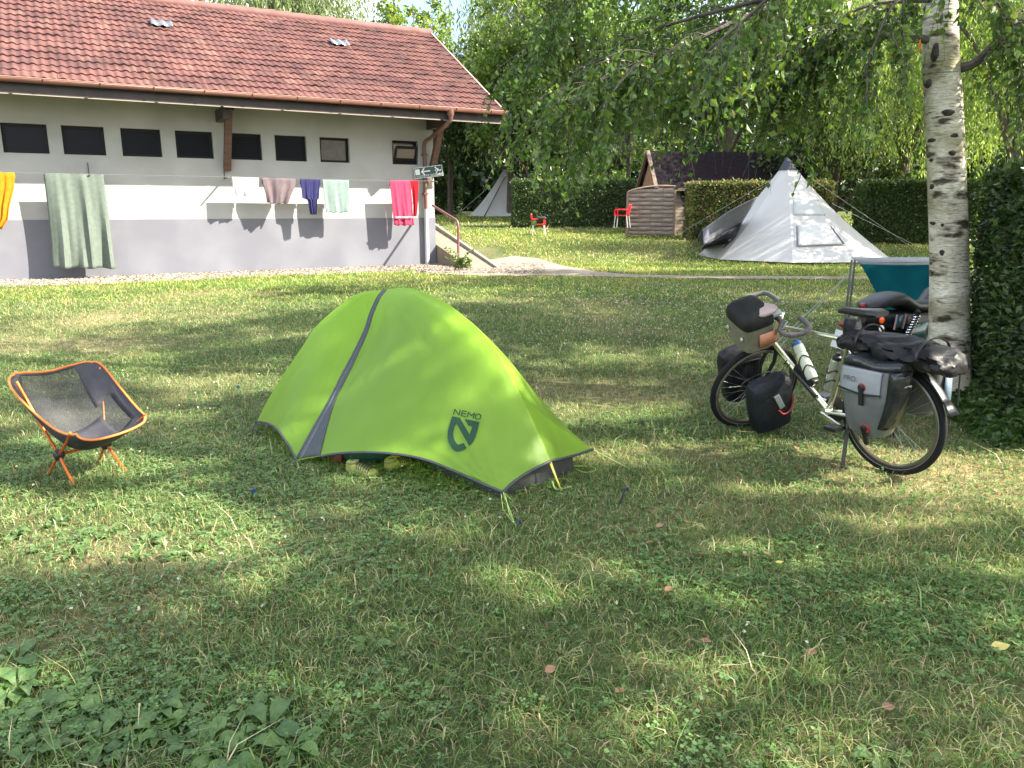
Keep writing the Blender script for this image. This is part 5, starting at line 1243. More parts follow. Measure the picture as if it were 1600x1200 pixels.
# ================================================================ trees
def limb(a, b, bend, n=8):
    a = Vector(a); b = Vector(b); return smooth_poly([a, a*.6+b*.4+Vector(bend), b], n)
def trunk_tube(m, pts, r0, r1, n=9):
    k = len(pts); m.tube(pts, [r0+(r1-r0)*(i/(k-1))**.8 for i in range(k)], n=n)
def broadleaf(label, x, y, h, r, zc, n, ls, cols, tr=.16, wts=None, group='trees behind the lawn', lit_cull=False, clumps=60, lean=0, name='leafy_tree', squash=1.0, tcol=None, drop=.0):
    z0 = float(g(y)); t = thing(name, label, 'tree', Vector((x, y, z0)), group)
    rr = random.Random(int(x*100+y*10)); top = Vector((x+lean, y, z0+h*.92)); base = Vector((x, y, z0-.15))
    m = MB(); tp = smooth_poly([base, base*.5+top*.5+Vector((rr.uniform(-.2, .2), 0, 0)), top], 12); trunk_tube(m, tp, tr, tr*.15)
    cc = []
    for i in range(clumps):
        u = rr.random(); th = rr.uniform(0, 6.283); ph = math.acos(rr.uniform(-1, 1)); q = rr.random()**.4
        zz = z0+zc+(h-zc)*(.5+.5*math.cos(ph)*q); prof = math.sqrt(max(.05, 1-abs(((zz-z0-zc)/(h-zc)-.42)/.62)**2.2))
        rad = r*q*prof*(.8+.4*rr.random()); cc.append(Vector((x+lean*.5+rad*math.cos(th), y+rad*math.sin(th)*squash, zz)))
    for c in cc[:26]:
        f = max(.15, min(.9, (c.z-z0)/h*.75)); a = tp[int(f*11)]; pts = limb(a, c, (0, 0, .15*r)); trunk_tube(m, pts, tr*.30*(1.1-f), .012, 5)
    m.build('trunk', M_bark, t)
    ca = np.array([list(c) for c in cc]); k = rng.integers(0, len(ca), n); sc_ = r*.23*(.6+.8*rng.random(len(ca)))[k]
    q = unit(rng.normal(size=(n, 3)))*(rng.random(n)**.5)[:, None]; Cp = ca[k]+q*sc_[:, None]*np.array([1.15, 1.15, .8])
    D = unit(q*.5+rng.normal(size=(n, 3))*.6+np.array([0, 0, -.35-drop])); s = ls*(.65+.7*rng.random(n))
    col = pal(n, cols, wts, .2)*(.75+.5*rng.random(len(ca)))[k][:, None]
    if lit_cull:
        ok = cull_lit(Cp); Cp, D, s, col = Cp[ok], D[ok], s[ok], col[ok]
    quads('crown', leafverts(Cp, D, s, s*.62), M_leaf, t, col)
    return t
def willow(label, x, y, h, r, n_str, cols, low=2.0, seed=1, ls=.22, trk=.3, cull=False):
    z0 = float(g(y)); t = thing('willow_tree', label, 'tree', Vector((x, y, z0)), 'weeping willows'); rr = random.Random(seed); nr = np.random.default_rng(seed)
    m = MB(); tp = smooth_poly([Vector((x, y, z0-.2)), Vector((x+.2, y, z0+h*.35)), Vector((x-.1, y, z0+h*.9))], 10); trunk_tube(m, tp, trk, .04)
    heads = []
    for i in range(26):
        th = rr.uniform(0, 6.283); q = rr.random()**.6; zt_ = z0+h*(1-.38*q*q)*rr.uniform(.72, 1); e = Vector((x+r*q*math.cos(th), y+r*q*math.sin(th), zt_)); a = tp[3+int(5*rr.random())]
        pts = limb(a, e, (0, 0, h*.10)); trunk_tube(m, pts, trk*.3, .02, 5); heads.append(e)
    m.build('trunk', M_bark, t)
    hd = np.array([list(v) for v in heads]); k = nr.integers(0, len(hd), n_str)
    st = hd[k]+nr.normal(size=(n_str, 3))*np.array([r*.17, r*.17, h*.045]); ln = np.minimum(st[:, 2]-z0-low-nr.random(n_str)**1.5*2.5, h*(.18+.5*nr.random(n_str))).clip(.5, None)
    Cs, Ds = [], []; per_ = 26
    u = (np.arange(per_)[None]+nr.random((n_str, per_)))/per_
    swx, swy = nr.normal(size=(n_str, 1))*.16, nr.normal(size=(n_str, 1))*.16
    Cx = st[:, 0:1]+swx*u*1.5+.04*nr.normal(size=u.shape); Cy_ = st[:, 1:2]+swy*u*1.5+.04*nr.normal(size=u.shape); Cz = st[:, 2:3]-ln[:, None]*u
    Cp = np.stack([Cx, Cy_, Cz], -1).reshape(-1, 3); n = len(Cp)
    D = unit(nr.normal(size=(n, 3))*np.array([.45, .45, .25])+np.array([0, 0, -1.0])); s = ls*(.7+.6*nr.random(n))
    tint = np.repeat(.7+.6*nr.random(n_str), per_)[:, None]
    col = pal(n, cols, None, .15)*tint
    if cull:
        ok = cull_lit(Cp); Cp, D, s, col = Cp[ok], D[ok], s[ok], col[ok]
    quads('crown', leafverts(Cp, D, s, s*.26), M_leaf, t, col)
    return t
def px2x(px, Y): return (px-800)/1200*Y*.99
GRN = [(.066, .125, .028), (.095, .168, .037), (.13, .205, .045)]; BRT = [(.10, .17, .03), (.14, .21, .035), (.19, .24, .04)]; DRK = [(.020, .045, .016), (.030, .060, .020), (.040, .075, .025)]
WIL = [(.10, .15, .055), (.14, .19, .075), (.18, .22, .10)]; WILB = [(.13, .20, .045), (.19, .27, .058), (.24, .32, .08)]
willow('pale grey green willow rising behind the left end of the tiled roof', px2x(470, 44), 44, 16.5, 5.6, 1700, WIL, 3, 3, .30)
willow('pale willow with hanging strands right of the roof ridge and sky gap', px2x(815, 46), 46, 16.0, 4.6, 1700, WIL, 3, 5, .30)
broadleaf('small yellow green tree peeping over the right end of the roof', px2x(655, 38), 38, 10.6, 1.9, 4, 5200, .20, BRT, .12)
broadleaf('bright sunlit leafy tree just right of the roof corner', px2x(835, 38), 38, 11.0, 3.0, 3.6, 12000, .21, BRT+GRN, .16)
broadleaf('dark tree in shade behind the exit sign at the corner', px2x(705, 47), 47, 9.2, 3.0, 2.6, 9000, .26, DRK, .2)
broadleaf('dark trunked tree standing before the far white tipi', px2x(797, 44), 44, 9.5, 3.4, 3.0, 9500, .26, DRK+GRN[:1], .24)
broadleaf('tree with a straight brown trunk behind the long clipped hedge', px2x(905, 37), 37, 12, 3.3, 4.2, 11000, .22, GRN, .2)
broadleaf('pale barked young tree behind the hedge next to the cabin gable', px2x(978, 41), 41, 11, 2.6, 3.6, 7000, .22, BRT+GRN, .13)
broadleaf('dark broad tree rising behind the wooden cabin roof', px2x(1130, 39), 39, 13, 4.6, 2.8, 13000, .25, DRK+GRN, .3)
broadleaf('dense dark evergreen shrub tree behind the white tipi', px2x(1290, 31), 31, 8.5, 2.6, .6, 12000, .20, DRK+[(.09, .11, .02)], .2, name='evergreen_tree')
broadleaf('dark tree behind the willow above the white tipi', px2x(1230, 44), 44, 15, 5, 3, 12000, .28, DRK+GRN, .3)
willow('bright green willow hanging behind the birch trunk on its left', px2x(1390, 31), 31, 12, 4.3, 1900, WILB, 1.9, 8, .20, .35)
willow('sunlit willow with a thick dark trunk above the right hedge', px2x(1560, 22.5), 22.5, 11, 4.2, 2100, WILB, 2.6, 12, .16, .42)
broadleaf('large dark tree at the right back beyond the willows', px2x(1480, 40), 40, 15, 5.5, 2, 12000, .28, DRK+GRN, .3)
broadleaf('tall green tree beyond the far hedge and washing block', px2x(930, 56), 56, 17, 5.5, 2, 11000, .34, GRN, .3)
# far wood: one mass
n = 80000; xw = rng.uniform(-50, 85, n); yw = 66+rng.random(n)*8; hh_ = 12.5+5.5*fbm(xw*.16, xw*0, 41)-7*np.exp(-((xw-px2x(655, 68))/3.2)**2)-4*np.exp(-((xw+24)/20)**2)
zw = .9+rng.random(n)**1.25*hh_; s = .62*(.6+.8*rng.random(n)); col = pal(n, GRN+DRK+DRK, None, .25)*(.7+.6*fbm(xw*.5, zw*.5, 6))[:, None]
nl = 45000; xl = rng.uniform(-50, 85, nl); yl = 62+rng.random(nl)*5; zl_ = 1.0+rng.random(nl)**1.3*7*(1-.0*xl); sl_ = .6*(.6+.8*rng.random(nl)); cl_ = pal(nl, DRK, None, .25)
tag(quads('far_wood', leafverts(np.concatenate([np.stack([xw, yw, zw], 1), np.stack([xl, yl, zl_], 1)]), rng.normal(size=(n+nl, 3))+np.array([0, 0, -.4]), np.concatenate([s, sl_]), .7*np.concatenate([s, sl_])), M_leaf, None, np.concatenate([col, cl_])), kind='stuff')
# unseen trees added out of view on the right, crowns thinned to shape the shade
for (x, y, h, r, zc, lb) in ((9.2, -.4, 12.5, 3.9, 3.2, 'tall unseen tree added for shade right of the lawn beyond the near hedge'), (12.6, 5.0, 13.5, 4.0, 3.6, 'broad unseen tree added for shade behind the right hedge'), (12.4, 10.6, 12.5, 3.9, 4.4, 'leafy unseen tree added for shade beyond the birch on the right'), (9.0, -6.5, 13, 4.2, 3.0, 'unseen tree added for shade behind the photographer on the right'), (15.5, 14.8, 12, 3.6, 4.0, 'unseen tree added for shade at the right side of the far lawn'), (18.0, 20.8, 12, 3.4, 3.2, 'unseen tree added for shade to the right of the white tipi')):
    broadleaf(lb, x, y, h, r, zc, 17000, .20, GRN, .22, lit_cull=True, group='unseen trees added to shade the lawn', clumps=90)

# ================================================================ birch
tb_ = P(1487, 628); BT = thing('birch_tree', 'white barked birch with dark knots standing beside the right hedge', 'tree', Vector((tb_.x, tb_.y, 0)))
tz = [tb_+Vector((.02, .05, -.1)), U(1484, 560, 6.22), U(1482, 400, 6.2), U(1476, 200, 6.2), U(1471, 0, 6.2)]
tz += [Vector((3.05, 6.25, 5.2)), Vector((2.95, 6.3, 8)), Vector((3.0, 6.35, 11.6))]
tp = smooth_poly(tz, 64)
zr = [0, .3, 1, 1.8, 2.6, 3.1, 5, 8, 12]; rrad = [.20, .160, .143, .136, .128, .116, .085, .045, .01]
m = MB(); rows = []
for i, p in enumerate(tp):
    r = np.interp(p.z, zr, rrad)
    rows.append([p+Vector((math.cos(a), math.sin(a), 0))*(r*(1+.035*math.sin(3*a+p.z*2)+.03*(vnoise(np.array([a*1.9]), np.array([p.z*3.1]), 2)[0]-.5))) for a in np.linspace(0, 2*math.pi, 29)[:-1]])
m.loft(rows, True)
bm_ = bpy.data.materials.new('birch_bark'); bm_.use_nodes = True; T_ = bm_.node_tree; N_ = T_.nodes; K_ = T_.links.new; b_ = N_['Principled BSDF']; b_.inputs['Roughness'].default_value = .75; b_.inputs['Specular IOR Level'].default_value = .25
co = N_.new('ShaderNodeTexCoord')
def ntex(scale, st, det=5):
    mp = N_.new('ShaderNodeMapping'); mp.inputs['Scale'].default_value = st; K_(co.outputs['Object'], mp.inputs['Vector'])
    n_ = N_.new('ShaderNodeTexNoise'); n_.inputs['Scale'].default_value = scale; n_.inputs['Detail'].default_value = det; K_(mp.outputs['Vector'], n_.inputs['Vector']); return n_.outputs['Fac']
def ramp(s_, p0, c0, p1, c1):
    r_ = N_.new('ShaderNodeValToRGB'); e = r_.color_ramp.elements; e[0].position = p0; e[1].position = p1; e[0].color = (*c0, 1); e[1].color = (*c1, 1); K_(s_, r_.inputs['Fac']); return r_.outputs['Color']
def mix_(f, a, b, bt='MIX'):
    x_ = N_.new('ShaderNodeMix'); x_.data_type = 'RGBA'; x_.blend_type = bt
    if isinstance(f, float): x_.inputs['Factor'].default_value = f
    else: K_(f, x_.inputs['Factor'])
    K_(a, x_.inputs['A']); K_(b, x_.inputs['B']); return x_.outputs['Result']
base = ramp(ntex(3.5, (1, 1, 1)), .35, (.46, .42, .33), .65, (.76, .72, .61))
moss = ramp(ntex(2.2, (1, 1, 1.3)), .46, (1, 1, 1), .72, (.38, .38, .24)); c_ = mix_(1.0, base, moss, 'MULTIPLY')
lent = ramp(ntex(9, (1.1, 1.1, 9), 3), .57, (1, 1, 1), .63, (.13, .10, .085)); msk = ramp(ntex(1.7, (1, 1, 1.2), 3), .40, (.1, .1, .1), .62, (1, 1, 1)); c_ = mix_(msk, c_, mix_(1.0, c_, lent, 'MULTIPLY'))
spl = ramp(ntex(4.2, (1, 1, 2.6), 6), .54, (1, 1, 1), .64, (.11, .09, .075)); c_ = mix_(1.0, c_, spl, 'MULTIPLY')
fine_ = ramp(ntex(26, (1, 1, 5), 4), .35, (.72, .70, .66), .6, (1.05, 1.05, 1.05)); c_ = mix_(1.0, c_, fine_, 'MULTIPLY')
K_(c_, b_.inputs['Base Color'])
bp_ = N_.new('ShaderNodeBump'); bp_.inputs['Strength'].default_value = .6; bp_.inputs['Distance'].default_value = .015; K_(ntex(14, (1, 1, 4.5), 5), bp_.inputs['Height']); K_(bp_.outputs['Normal'], b_.inputs['Normal'])
trk_o = m.build('trunk', bm_, BT, sharp=0)
# knots and branch scars on the camera side
M_knot = mat('knot_dark', (.020, .016, .013), (.06, .05, .04), scale=30, rough=.95, bump=.8)
for (px, py, w_, h_) in ((1477, 349, 9, 5), (1484, 395, 6, 8), (1455, 125, 7, 7), (1474, 76, 6, 14), (1461, 290, 6, 5), (1461, 216, 9, 4), (1490, 174, 8, 5), (1484, 352, 4, 4), (1496, 238, 5, 4), (1458, 248, 4, 3), (1500, 210, 6, 3)):
    p = U(px, py, 6.0); r = np.interp(p.z, zr, rrad); cz = min(tp, key=lambda q: abs(q.z-p.z)); d_ = p-cz; d_.z = 0; q = Vector((max(-r*.96, min(r*.96, d_.x)), 0, 0)); q.y = -math.sqrt(max(1e-4, r*r-q.x*q.x)); nn = q.normalized(); c0 = cz+q*.985; c0.z = p.z
    sc_ = 6.1/1200; sx_ = Vector((-nn.y, nn.x, 0)); m = MB()
    m.grid([[c0+sx_*(w_*sc_*e*math.cos(a)*(1+.2*math.sin(2.6*a+px)))+Vector((0, 0, h_*sc_*e*math.sin(a)))+nn*(.016*(1-e*e)) for a in np.linspace(0, 6.283, 17)[:-1]] for e in (1, .75, .5, .25, .02)], True, True); m.build('knot', M_knot, BT, fix=False)
m = MB(); LV, LD = [], []
rb_ = random.Random(21)
def add_branch(pts, r0, nsec, seclen, ntw, leaves, rmin=.006):
    pts = smooth_poly(pts, 22); trunk_tube(m, pts, r0, rmin, 7); L = sum((b-a).length for a, b in zip(pts[:-1], pts[1:])); dirm = (pts[-1]-pts[0]).normalized()
    for s_ in range(nsec):
        f = .22+.78*(s_+rb_.random())/nsec; i = min(20, int(f*21)); p = pts[i]; d = (pts[i+1]-pts[i]).normalized()
        sd = d.cross(Vector((0, 0, 1))).normalized()*rb_.choice((-1, 1)); o = (d*.7+sd*rb_.uniform(.2, 1)+Vector((0, 0, rb_.uniform(-.35, .4)))).normalized()
        l = seclen*rb_.uniform(.55, 1.2)*(1.1-.4*f); e = p+o*l+Vector((0, 0, -.22*l)); sp_ = limb(p, e, (0, 0, .10*l), 7); trunk_tube(m, sp_, max(.004, r0*.22), .003, 4)
        for k_ in range(ntw):
            q = sp_[1+int(rb_.random()*5.9)]; td = (o*.5+Vector((rb_.uniform(-.6, .6), rb_.uniform(-.6, .6), -.75))).normalized(); tl = rb_.uniform(.25, .75)*(.6+.5*seclen)
            e2 = q+td*tl*.7+Vector((0, 0, -.35*tl)); tw = [q, q*.5+e2*.5+Vector((0, 0, .05*tl))+td*.03, e2]; m.tube(tw, [.003, .0022, .0012], n=3, caps=False)
            for j in range(leaves):
                u = (j+rb_.random())/leaves; c = q*(1-u)+e2*u+Vector((0, 0, .05*tl*4*u*(1-u))); LV.append(c); LD.append((rb_.uniform(-.8, .8), rb_.uniform(-.8, .8), rb_.uniform(-1.3, .15)))
def tat(z): return min(tp, key=lambda q: abs(q.z-z)).copy()
# limbs seen in the picture
add_branch([tat(2.80), U(1395, 58, 6.15), U(1345, 47, 6.2), U(1290, 60, 6.3), U(1205, 92, 6.5), U(1130, 135, 6.7), U(1050, 140, 6.9), U(960, 165, 7.0)], .034, 30, .75, 8, 15)
add_branch([tat(2.55), U(1520, 100, 6.1), U(1560, 62, 6.05), U(1600, 30, 6.0), Vector((4.9, 5.7, 3.4)), Vector((5.7, 5.3, 3.7))], .045, 12, .7, 6, 11)
add_branch([tat(3.3), U(1300, -20, 6.0), U(1180, 20, 5.9), U(1060, 75, 5.8), U(980, 105, 5.8), U(920, 140, 5.9)], .026, 28, .7, 8, 14)
add_branch([tat(3.5), U(1330, -30, 6.7), U(1150, 10, 7.4), U(1000, 55, 7.9), U(930, 100, 8.2), U(870, 150, 8.4)], .026, 28, .8, 8, 14)
add_branch([tat(3.9), Vector((2.0, 6.6, 4.2)), Vector((1.1, 7.0, 3.9)), Vector((.5, 7.4, 3.3)), Vector((.25, 7.7, 2.9))], .026, 28, .8, 8, 14)
add_branch([tat(3.2), Vector((2.9, 7.2, 3.5)), Vector((2.4, 8.2, 3.4)), Vector((1.7, 9.2, 2.9)), Vector((1.2, 9.8, 2.5))], .025, 24, .75, 8, 13)
add_branch([tat(3.1), Vector((2.6, 5.6, 3.4)), Vector((2.0, 5.2, 3.2)), Vector((1.5, 5.1, 2.75)), Vector((1.2, 5.1, 2.5))], .03, 12, .5, 5, 10)
add_branch([tat(3.2), U(1435, -30, 5.85), U(1395, 10, 5.7), U(1370, 60, 5.6), U(1350, 120, 5.6)], .014, 9, .38, 6, 9)
add_branch([tat(3.3), U(1500, -40, 5.9), U(1555, 0, 5.8), U(1585, 60, 5.75), U(1595, 110, 5.7)], .014, 10, .38, 6, 9)
add_branch([tat(3.1), U(1350, 10, 6.0), U(1300, 55, 6.1), U(1265, 90, 6.2), U(1240, 120, 6.2)], .016, 14, .5, 7, 11)
add_branch([tat(3.4), U(1250, 20, 6.4), U(1160, 80, 6.6), U(1110, 150, 6.7)], .016, 16, .55, 7, 12)
for i in range(34):
    z = 3.4+7.6*(i/33)**.9; az = i*2.399+rb_.uniform(-.4, .4); L = (4.1-.30*(z-3.4))*rb_.uniform(.75, 1.1)
    a = tat(z); o = Vector((math.cos(az), math.sin(az), 0)); up_ = rb_.uniform(.25, .6)
    add_branch([a, a+o*L*.35+Vector((0, 0, L*up_*.5)), a+o*L*.7+Vector((0, 0, L*up_*.55)), a+o*L+Vector((0, 0, L*(up_*.5-.28)))], max(.012, .045-.003*z), 13, .75, 6, 9)
LV = np.array([list(v) for v in LV]); LD = np.array(LD); n = len(LV); print('birch leaves', n)
# single twig hanging in front of the white tipi
ex, ed = [], []
for (pts, Yt) in (([(1190, 180), (1205, 205), (1240, 235), (1252, 268), (1240, 300)], 6.2), ([(1250, 240), (1265, 262), (1268, 285)], 6.2), ([(1030, 215), (1048, 250), (1044, 282)], 6.6), ([(840, 230), (842, 262), (836, 285)], 6.6), ([(795, 225), (772, 258), (755, 300)], 7.0)):
    tw = [U(x, y, Yt) for x, y in pts]; m.tube(smooth_poly(tw, 12), .003, n=4)
    sp_ = smooth_poly(tw, 30)
    for q in sp_[8:]:
        if rb_.random() < .62: ex.append(list(q)); ed.append((rb_.uniform(-.7, .7), rb_.uniform(-.4, .4), -.8))
LV = np.concatenate([LV, np.array(ex)]); LD = np.concatenate([LD, np.array(ed)])
dep = LV[:, 1]*cp-(LV[:, 2]-CAMZ)*sp; upx = 600-1200*(LV[:, 1]*sp+(LV[:, 2]-CAMZ)*cp)/np.maximum(dep, .1)
pxl = 800+1200*LV[:, 0]/np.maximum(dep, .1)
ok = cull_lit(LV) | ((upx > -40) & (dep > .5) & (LV[:, 2] < 3.6))
ok &= ~((upx > 200) & (pxl > 955) & (pxl < 1190) & (rng.random(len(LV)) < .8))
ok &= ~((upx > -60) & (dep > .5) & (pxl < 735+60*rng.random(len(LV))))
LV, LD = LV[ok], LD[ok]; n = len(LV); s = .060*(.65+.6*rng.random(n))
colb = pal(n, [(.060, .122, .024), (.088, .158, .030), (.12, .195, .038), (.19, .22, .035)], [4, 4, 2.5, .3], .18)
quads('crown', leafverts(LV, LD, s, s*.72, .35), M_leaf, BT, colb)
m.build('branches', mat('branch_bark', (.035, .028, .022), (.11, .09, .075), scale=9, rough=.9, bump=.5), BT, fix=False)
ol = U(1437, 71, 5.95); m = MB(); m.grid([[ol+Vector((x*.03, .01*math.sin(x*3), z*.045)) for x in (-.5*w_, 0, .5*w_)] for z, w_ in ((-1, .1), (-.5, .8), (0, 1), (.6, .7), (1, .1))]); o = m.build('dead_leaf', mat('orange_leaf', (.75, .17, .03), rough=.6, trans=.3), fix=False)
for v in o.data.vertices: v.co -= ol
o.location = ol; tag(o, 'bright orange dead leaf hanging at the birch trunk below the left limb', 'leaf')

# ================================================================ grass and small plants
def inside_path(x, y):
    s_ = (x+9.14)*TV.x+(y-16.21)*TV.y; e_ = (x+9.14)*NV.x+(y-16.21)*NV.y
    a = (s_ < SR+.3) & (e_ < 1.66+.10*np.sin(s_*1.3)+.12*(fbm(s_*4, e_*4, 2)-.5)) & (e_ > -7)
    px_ = np.array([p[0].x for p in tr]); o_ = np.argsort(px_); y1_ = np.array([p[0].y for p in tr])[o_]; y0_ = np.array([p[1].y for p in tr])[o_]; px_ = px_[o_]
    jt = .25*(fbm(x*3, y*3, 15)-.5)
    b = (x > px_[0]) & (y < np.interp(x, px_, y1_)+jt) & (y > np.interp(x, px_, y0_)+jt)
    c = (x > px_[0]-1.2) & (x < rb.x+.1) & (y > np.interp(x, px_, y0_)) & (y < 25) & (e_ > -8) & (e_ < 0)
    return a | b | c
def scatter(y0, y1, dens, marg=2.0):
    A = (y1-y0)*(1.42*(y0+y1)/2+2*marg); n = int(A*dens)
    y = rng.uniform(y0, y1, n*2); wmax = .71*y1+marg; x = rng.uniform(-wmax, wmax, n*2)
    ok = np.abs(x) < .71*y+marg; x, y = x[ok][:n], y[ok][:n]
    ok = ~inside_path(x, y); return x[ok], y[ok]
spots = [(10, 1120), (160, 1165), (15, 1185), (350, 1195), (30, 1085), (75, 1120), (120, 1075), (20, 1150), (95, 1165), (150, 1130), (200, 1165), (250, 1150), (290, 1135), (330, 1175), (60, 1185), (170, 1190), (390, 1120), (420, 1150), (130, 1100), (290, 1170), (250, 1120), (455, 1180), (25, 1040),
         (40, 800), (90, 820), (140, 840), (190, 826), (230, 850), (60, 860), (120, 870), (20, 840), (170, 790), (260, 815), (210, 870), (280, 870), (90, 780), (30, 985), (95, 985), (60, 690), (130, 700), (180, 705), (575, 1012), (330, 640), (300, 860), (865, 1012), (1380, 1188)]
GV, GC = [], []
for (y0, y1, dn) in ((1.45, 3, 8600), (3, 5, 5900), (5, 8, 3100), (8, 12, 1500), (12, 20.5, 560), (20.5, 31, 210), (31, 48, 50)):
    x, y = scatter(y0, y1, dn); n = len(x); dry = dryness(x, y); pl_ = np.zeros(n)
    for (a_, b_) in spots:
        if b_ > 1030 and a_ < 500: q_ = P(a_, b_); pl_ = np.maximum(pl_, np.exp(-((x-q_.x)**2+(y-q_.y)**2)/.0035))
    tin = np.ones(n, bool)
    for q0, q1 in ((I0, I1), (I1, I2), (I2, I3), (I3, I0)): tin &= ((q1.x-q0.x)*(y-q0.y)-(q1.y-q0.y)*(x-q0.x)) > -.035*(q1-q0).length
    keep = ~tin & (rng.random(n) > dry*.62) & (rng.random(n) > pl_*.6); x, y, dry = x[keep], y[keep], dry[keep]; n = len(x)
    tuft = fbm(x*2.3, y*2.3, 55); tall = rng.random(n) < .035
    h = (.021+.026*rng.random(n))*(.55+1.0*tuft)*(1-.35*dry); h = np.where(tall, h*2.3, h); far = np.maximum(1, y/9.0)**.5; h = h*far
    wd = np.maximum(.0024+.0046*rng.random(n)**2, .00056*y)*(1+.3*(far-1)); az = rng.random(n)*6.283; ln = h*(.3+1.9*rng.random(n)**1.2)
    dx, dy = np.cos(az), np.sin(az); az2 = rng.random(n)*6.283; sx, sy = np.cos(az2)*wd/2, np.sin(az2)*wd/2
    z = g(y)+.004; Bp = np.stack([x, y, z], 1); S_ = np.stack([sx, sy, 0*sx], 1); Dv = np.stack([dx*ln, dy*ln, 0*ln], 1); Up = np.stack([0*h, 0*h, h], 1)
    m_ = Bp+Dv*.28+Up*.62; t_ = Bp+Dv+Up*(1-.35*rng.random(n))[:, None]
    V = np.stack([Bp-S_, Bp+S_, m_-S_*.8, m_+S_*.8, t_-S_*.15, t_+S_*.15], 1)
    straw = rng.random(n) < (.20+.58*dry)
    cg = pal(n, [(.072, .140, .036), (.104, .180, .048), (.14, .212, .058), (.20, .25, .09)], [3, 3, 2.5, 1.5], .36); cs = pal(n, [(.36, .31, .15), (.28, .25, .12), (.46, .41, .25), (.20, .14, .07)], None, .2)
    c = np.where(straw[:, None], cs, cg); c *= (.78+.5*fbm(x*.9, y*.9, 61))[:, None]
    if y0 > 11: c = c*np.array([1.42, 1.36, .92])  # far lawn tinted brighter and yellower, painting its sunlight into the blades
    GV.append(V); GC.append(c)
GV = np.concatenate(GV); GC = np.concatenate(GC); print('blades', len(GV))
M_gr = mat('grass_blade', (1, 1, 1), rough=.46, attr=True, trans=.30, spec=.36)
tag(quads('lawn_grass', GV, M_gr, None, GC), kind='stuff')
# clover carpet
CV, CC = [], []
for (y0, y1, dn) in ((1.45, 3, 1900), (3, 5, 1300), (5, 8, 480), (8, 15, 110)):
    x, y = scatter(y0, y1, dn); dry = dryness(x, y); pn = fbm(x*1.1+7, y*1.1, 71)+.12*(x < -.2); ok = (rng.random(len(x)) < np.clip((pn-.42)*5, .05, 1)) & (rng.random(len(x)) > dry); x, y = x[ok], y[ok]; n = len(x)
    hz_ = g(y)+.014+.030*rng.random(n); s0_ = (.011+.008*rng.random(n))*np.maximum(1, y/7); rot = rng.random(n)*6.283; shade_ = (.8+.4*rng.random(n))[:, None]
    for k_ in range(3):
        a = rot+k_*2.094; D = np.stack([np.cos(a), np.sin(a), .15*rng.normal(size=n)], 1); C0 = np.stack([x, y, hz_], 1); S_ = np.stack([-np.sin(a), np.cos(a), .2*rng.normal(size=n)], 1); s3 = s0_[:, None]
        CV.append(np.stack([C0, C0+D*s3*.62+S_*s3*.46, C0+D*s3*1.05, C0+D*s3*.62-S_*s3*.46], 1)); CC.append(pal(n, [(.074, .155, .044), (.106, .195, .058), (.14, .225, .075)], None, .12)*shade_)
tag(quads('clover', np.concatenate(CV), M_gr, None, np.concatenate(CC)), kind='stuff')
# white clover heads
fx, fy = [], []
for (px, py, sx_, sy_, k_) in ((1150, 490, 230, 45, 620), (900, 470, 180, 25, 200), (960, 530, 120, 30, 120), (250, 620, 200, 60, 30), (300, 900, 300, 130, 14), (1100, 400, 200, 16, 160), (600, 800, 400, 120, 22), (1100, 950, 300, 100, 9), (150, 720, 150, 50, 16)):
    for i in range(k_):
        a, b = px+sx_*rng.normal()*.55, py+sy_*rng.normal()*.6
        if 395 < b < 1190: p = P(a, b); fx.append(p.x); fy.append(p.y)
fx, fy = np.array(fx), np.array(fy); ok = ~inside_path(fx, fy); fx, fy = fx[ok], fy[ok]; n = len(fx); FVv = []
hz_ = g(fy)+.035+.03*rng.random(n); fs_ = (.0055+.003*rng.random(n))*np.maximum(1, fy/8.5)
for k_ in range(9):
    D = unit(rng.normal(size=(n, 3))+np.array([0, 0, .4])); FVv.append(leafverts(np.stack([fx, fy, hz_], 1)-D*fs_[:, None]*.3, D, fs_*1.5, fs_*1.1))
tag(quads('clover_flowers', np.concatenate(FVv), mat('flower_white', (1, 1, 1), rough=.8, attr=True, trans=.25), None, pal(n*9, [(.62, .6, .52), (.7, .68, .62), (.5, .42, .34)], [3, 3, 1], .08)), kind='stuff')
# long creeping leaves under the hedge
n = 5200; u = rng.random(n); v = rng.random(n)**1.4; hx_, hy_ = 3.42+.51*u-.42*v*(.4+u*.9), 4.88+1.5*u+.1*v-.10*v
hz_ = g(hy_)+.02+.22*(1-v)*rng.random(n)**1.2*(.4+.9*fbm(hx_*6, hy_*6, 3)); s = .045+.035*rng.random(n)
D = np.stack([rng.normal(size=n)*.8-.4, rng.normal(size=n)*.8-.3, rng.normal(size=n)*.35+.15], 1)
tag(quads('ivy_ground_cover', leafverts(np.stack([hx_, hy_, hz_], 1), D, s, s*.8), M_hleaf, None, pal(n, [(.035, .075, .018), (.055, .11, .025), (.08, .14, .035)], None, .2)), kind='stuff')
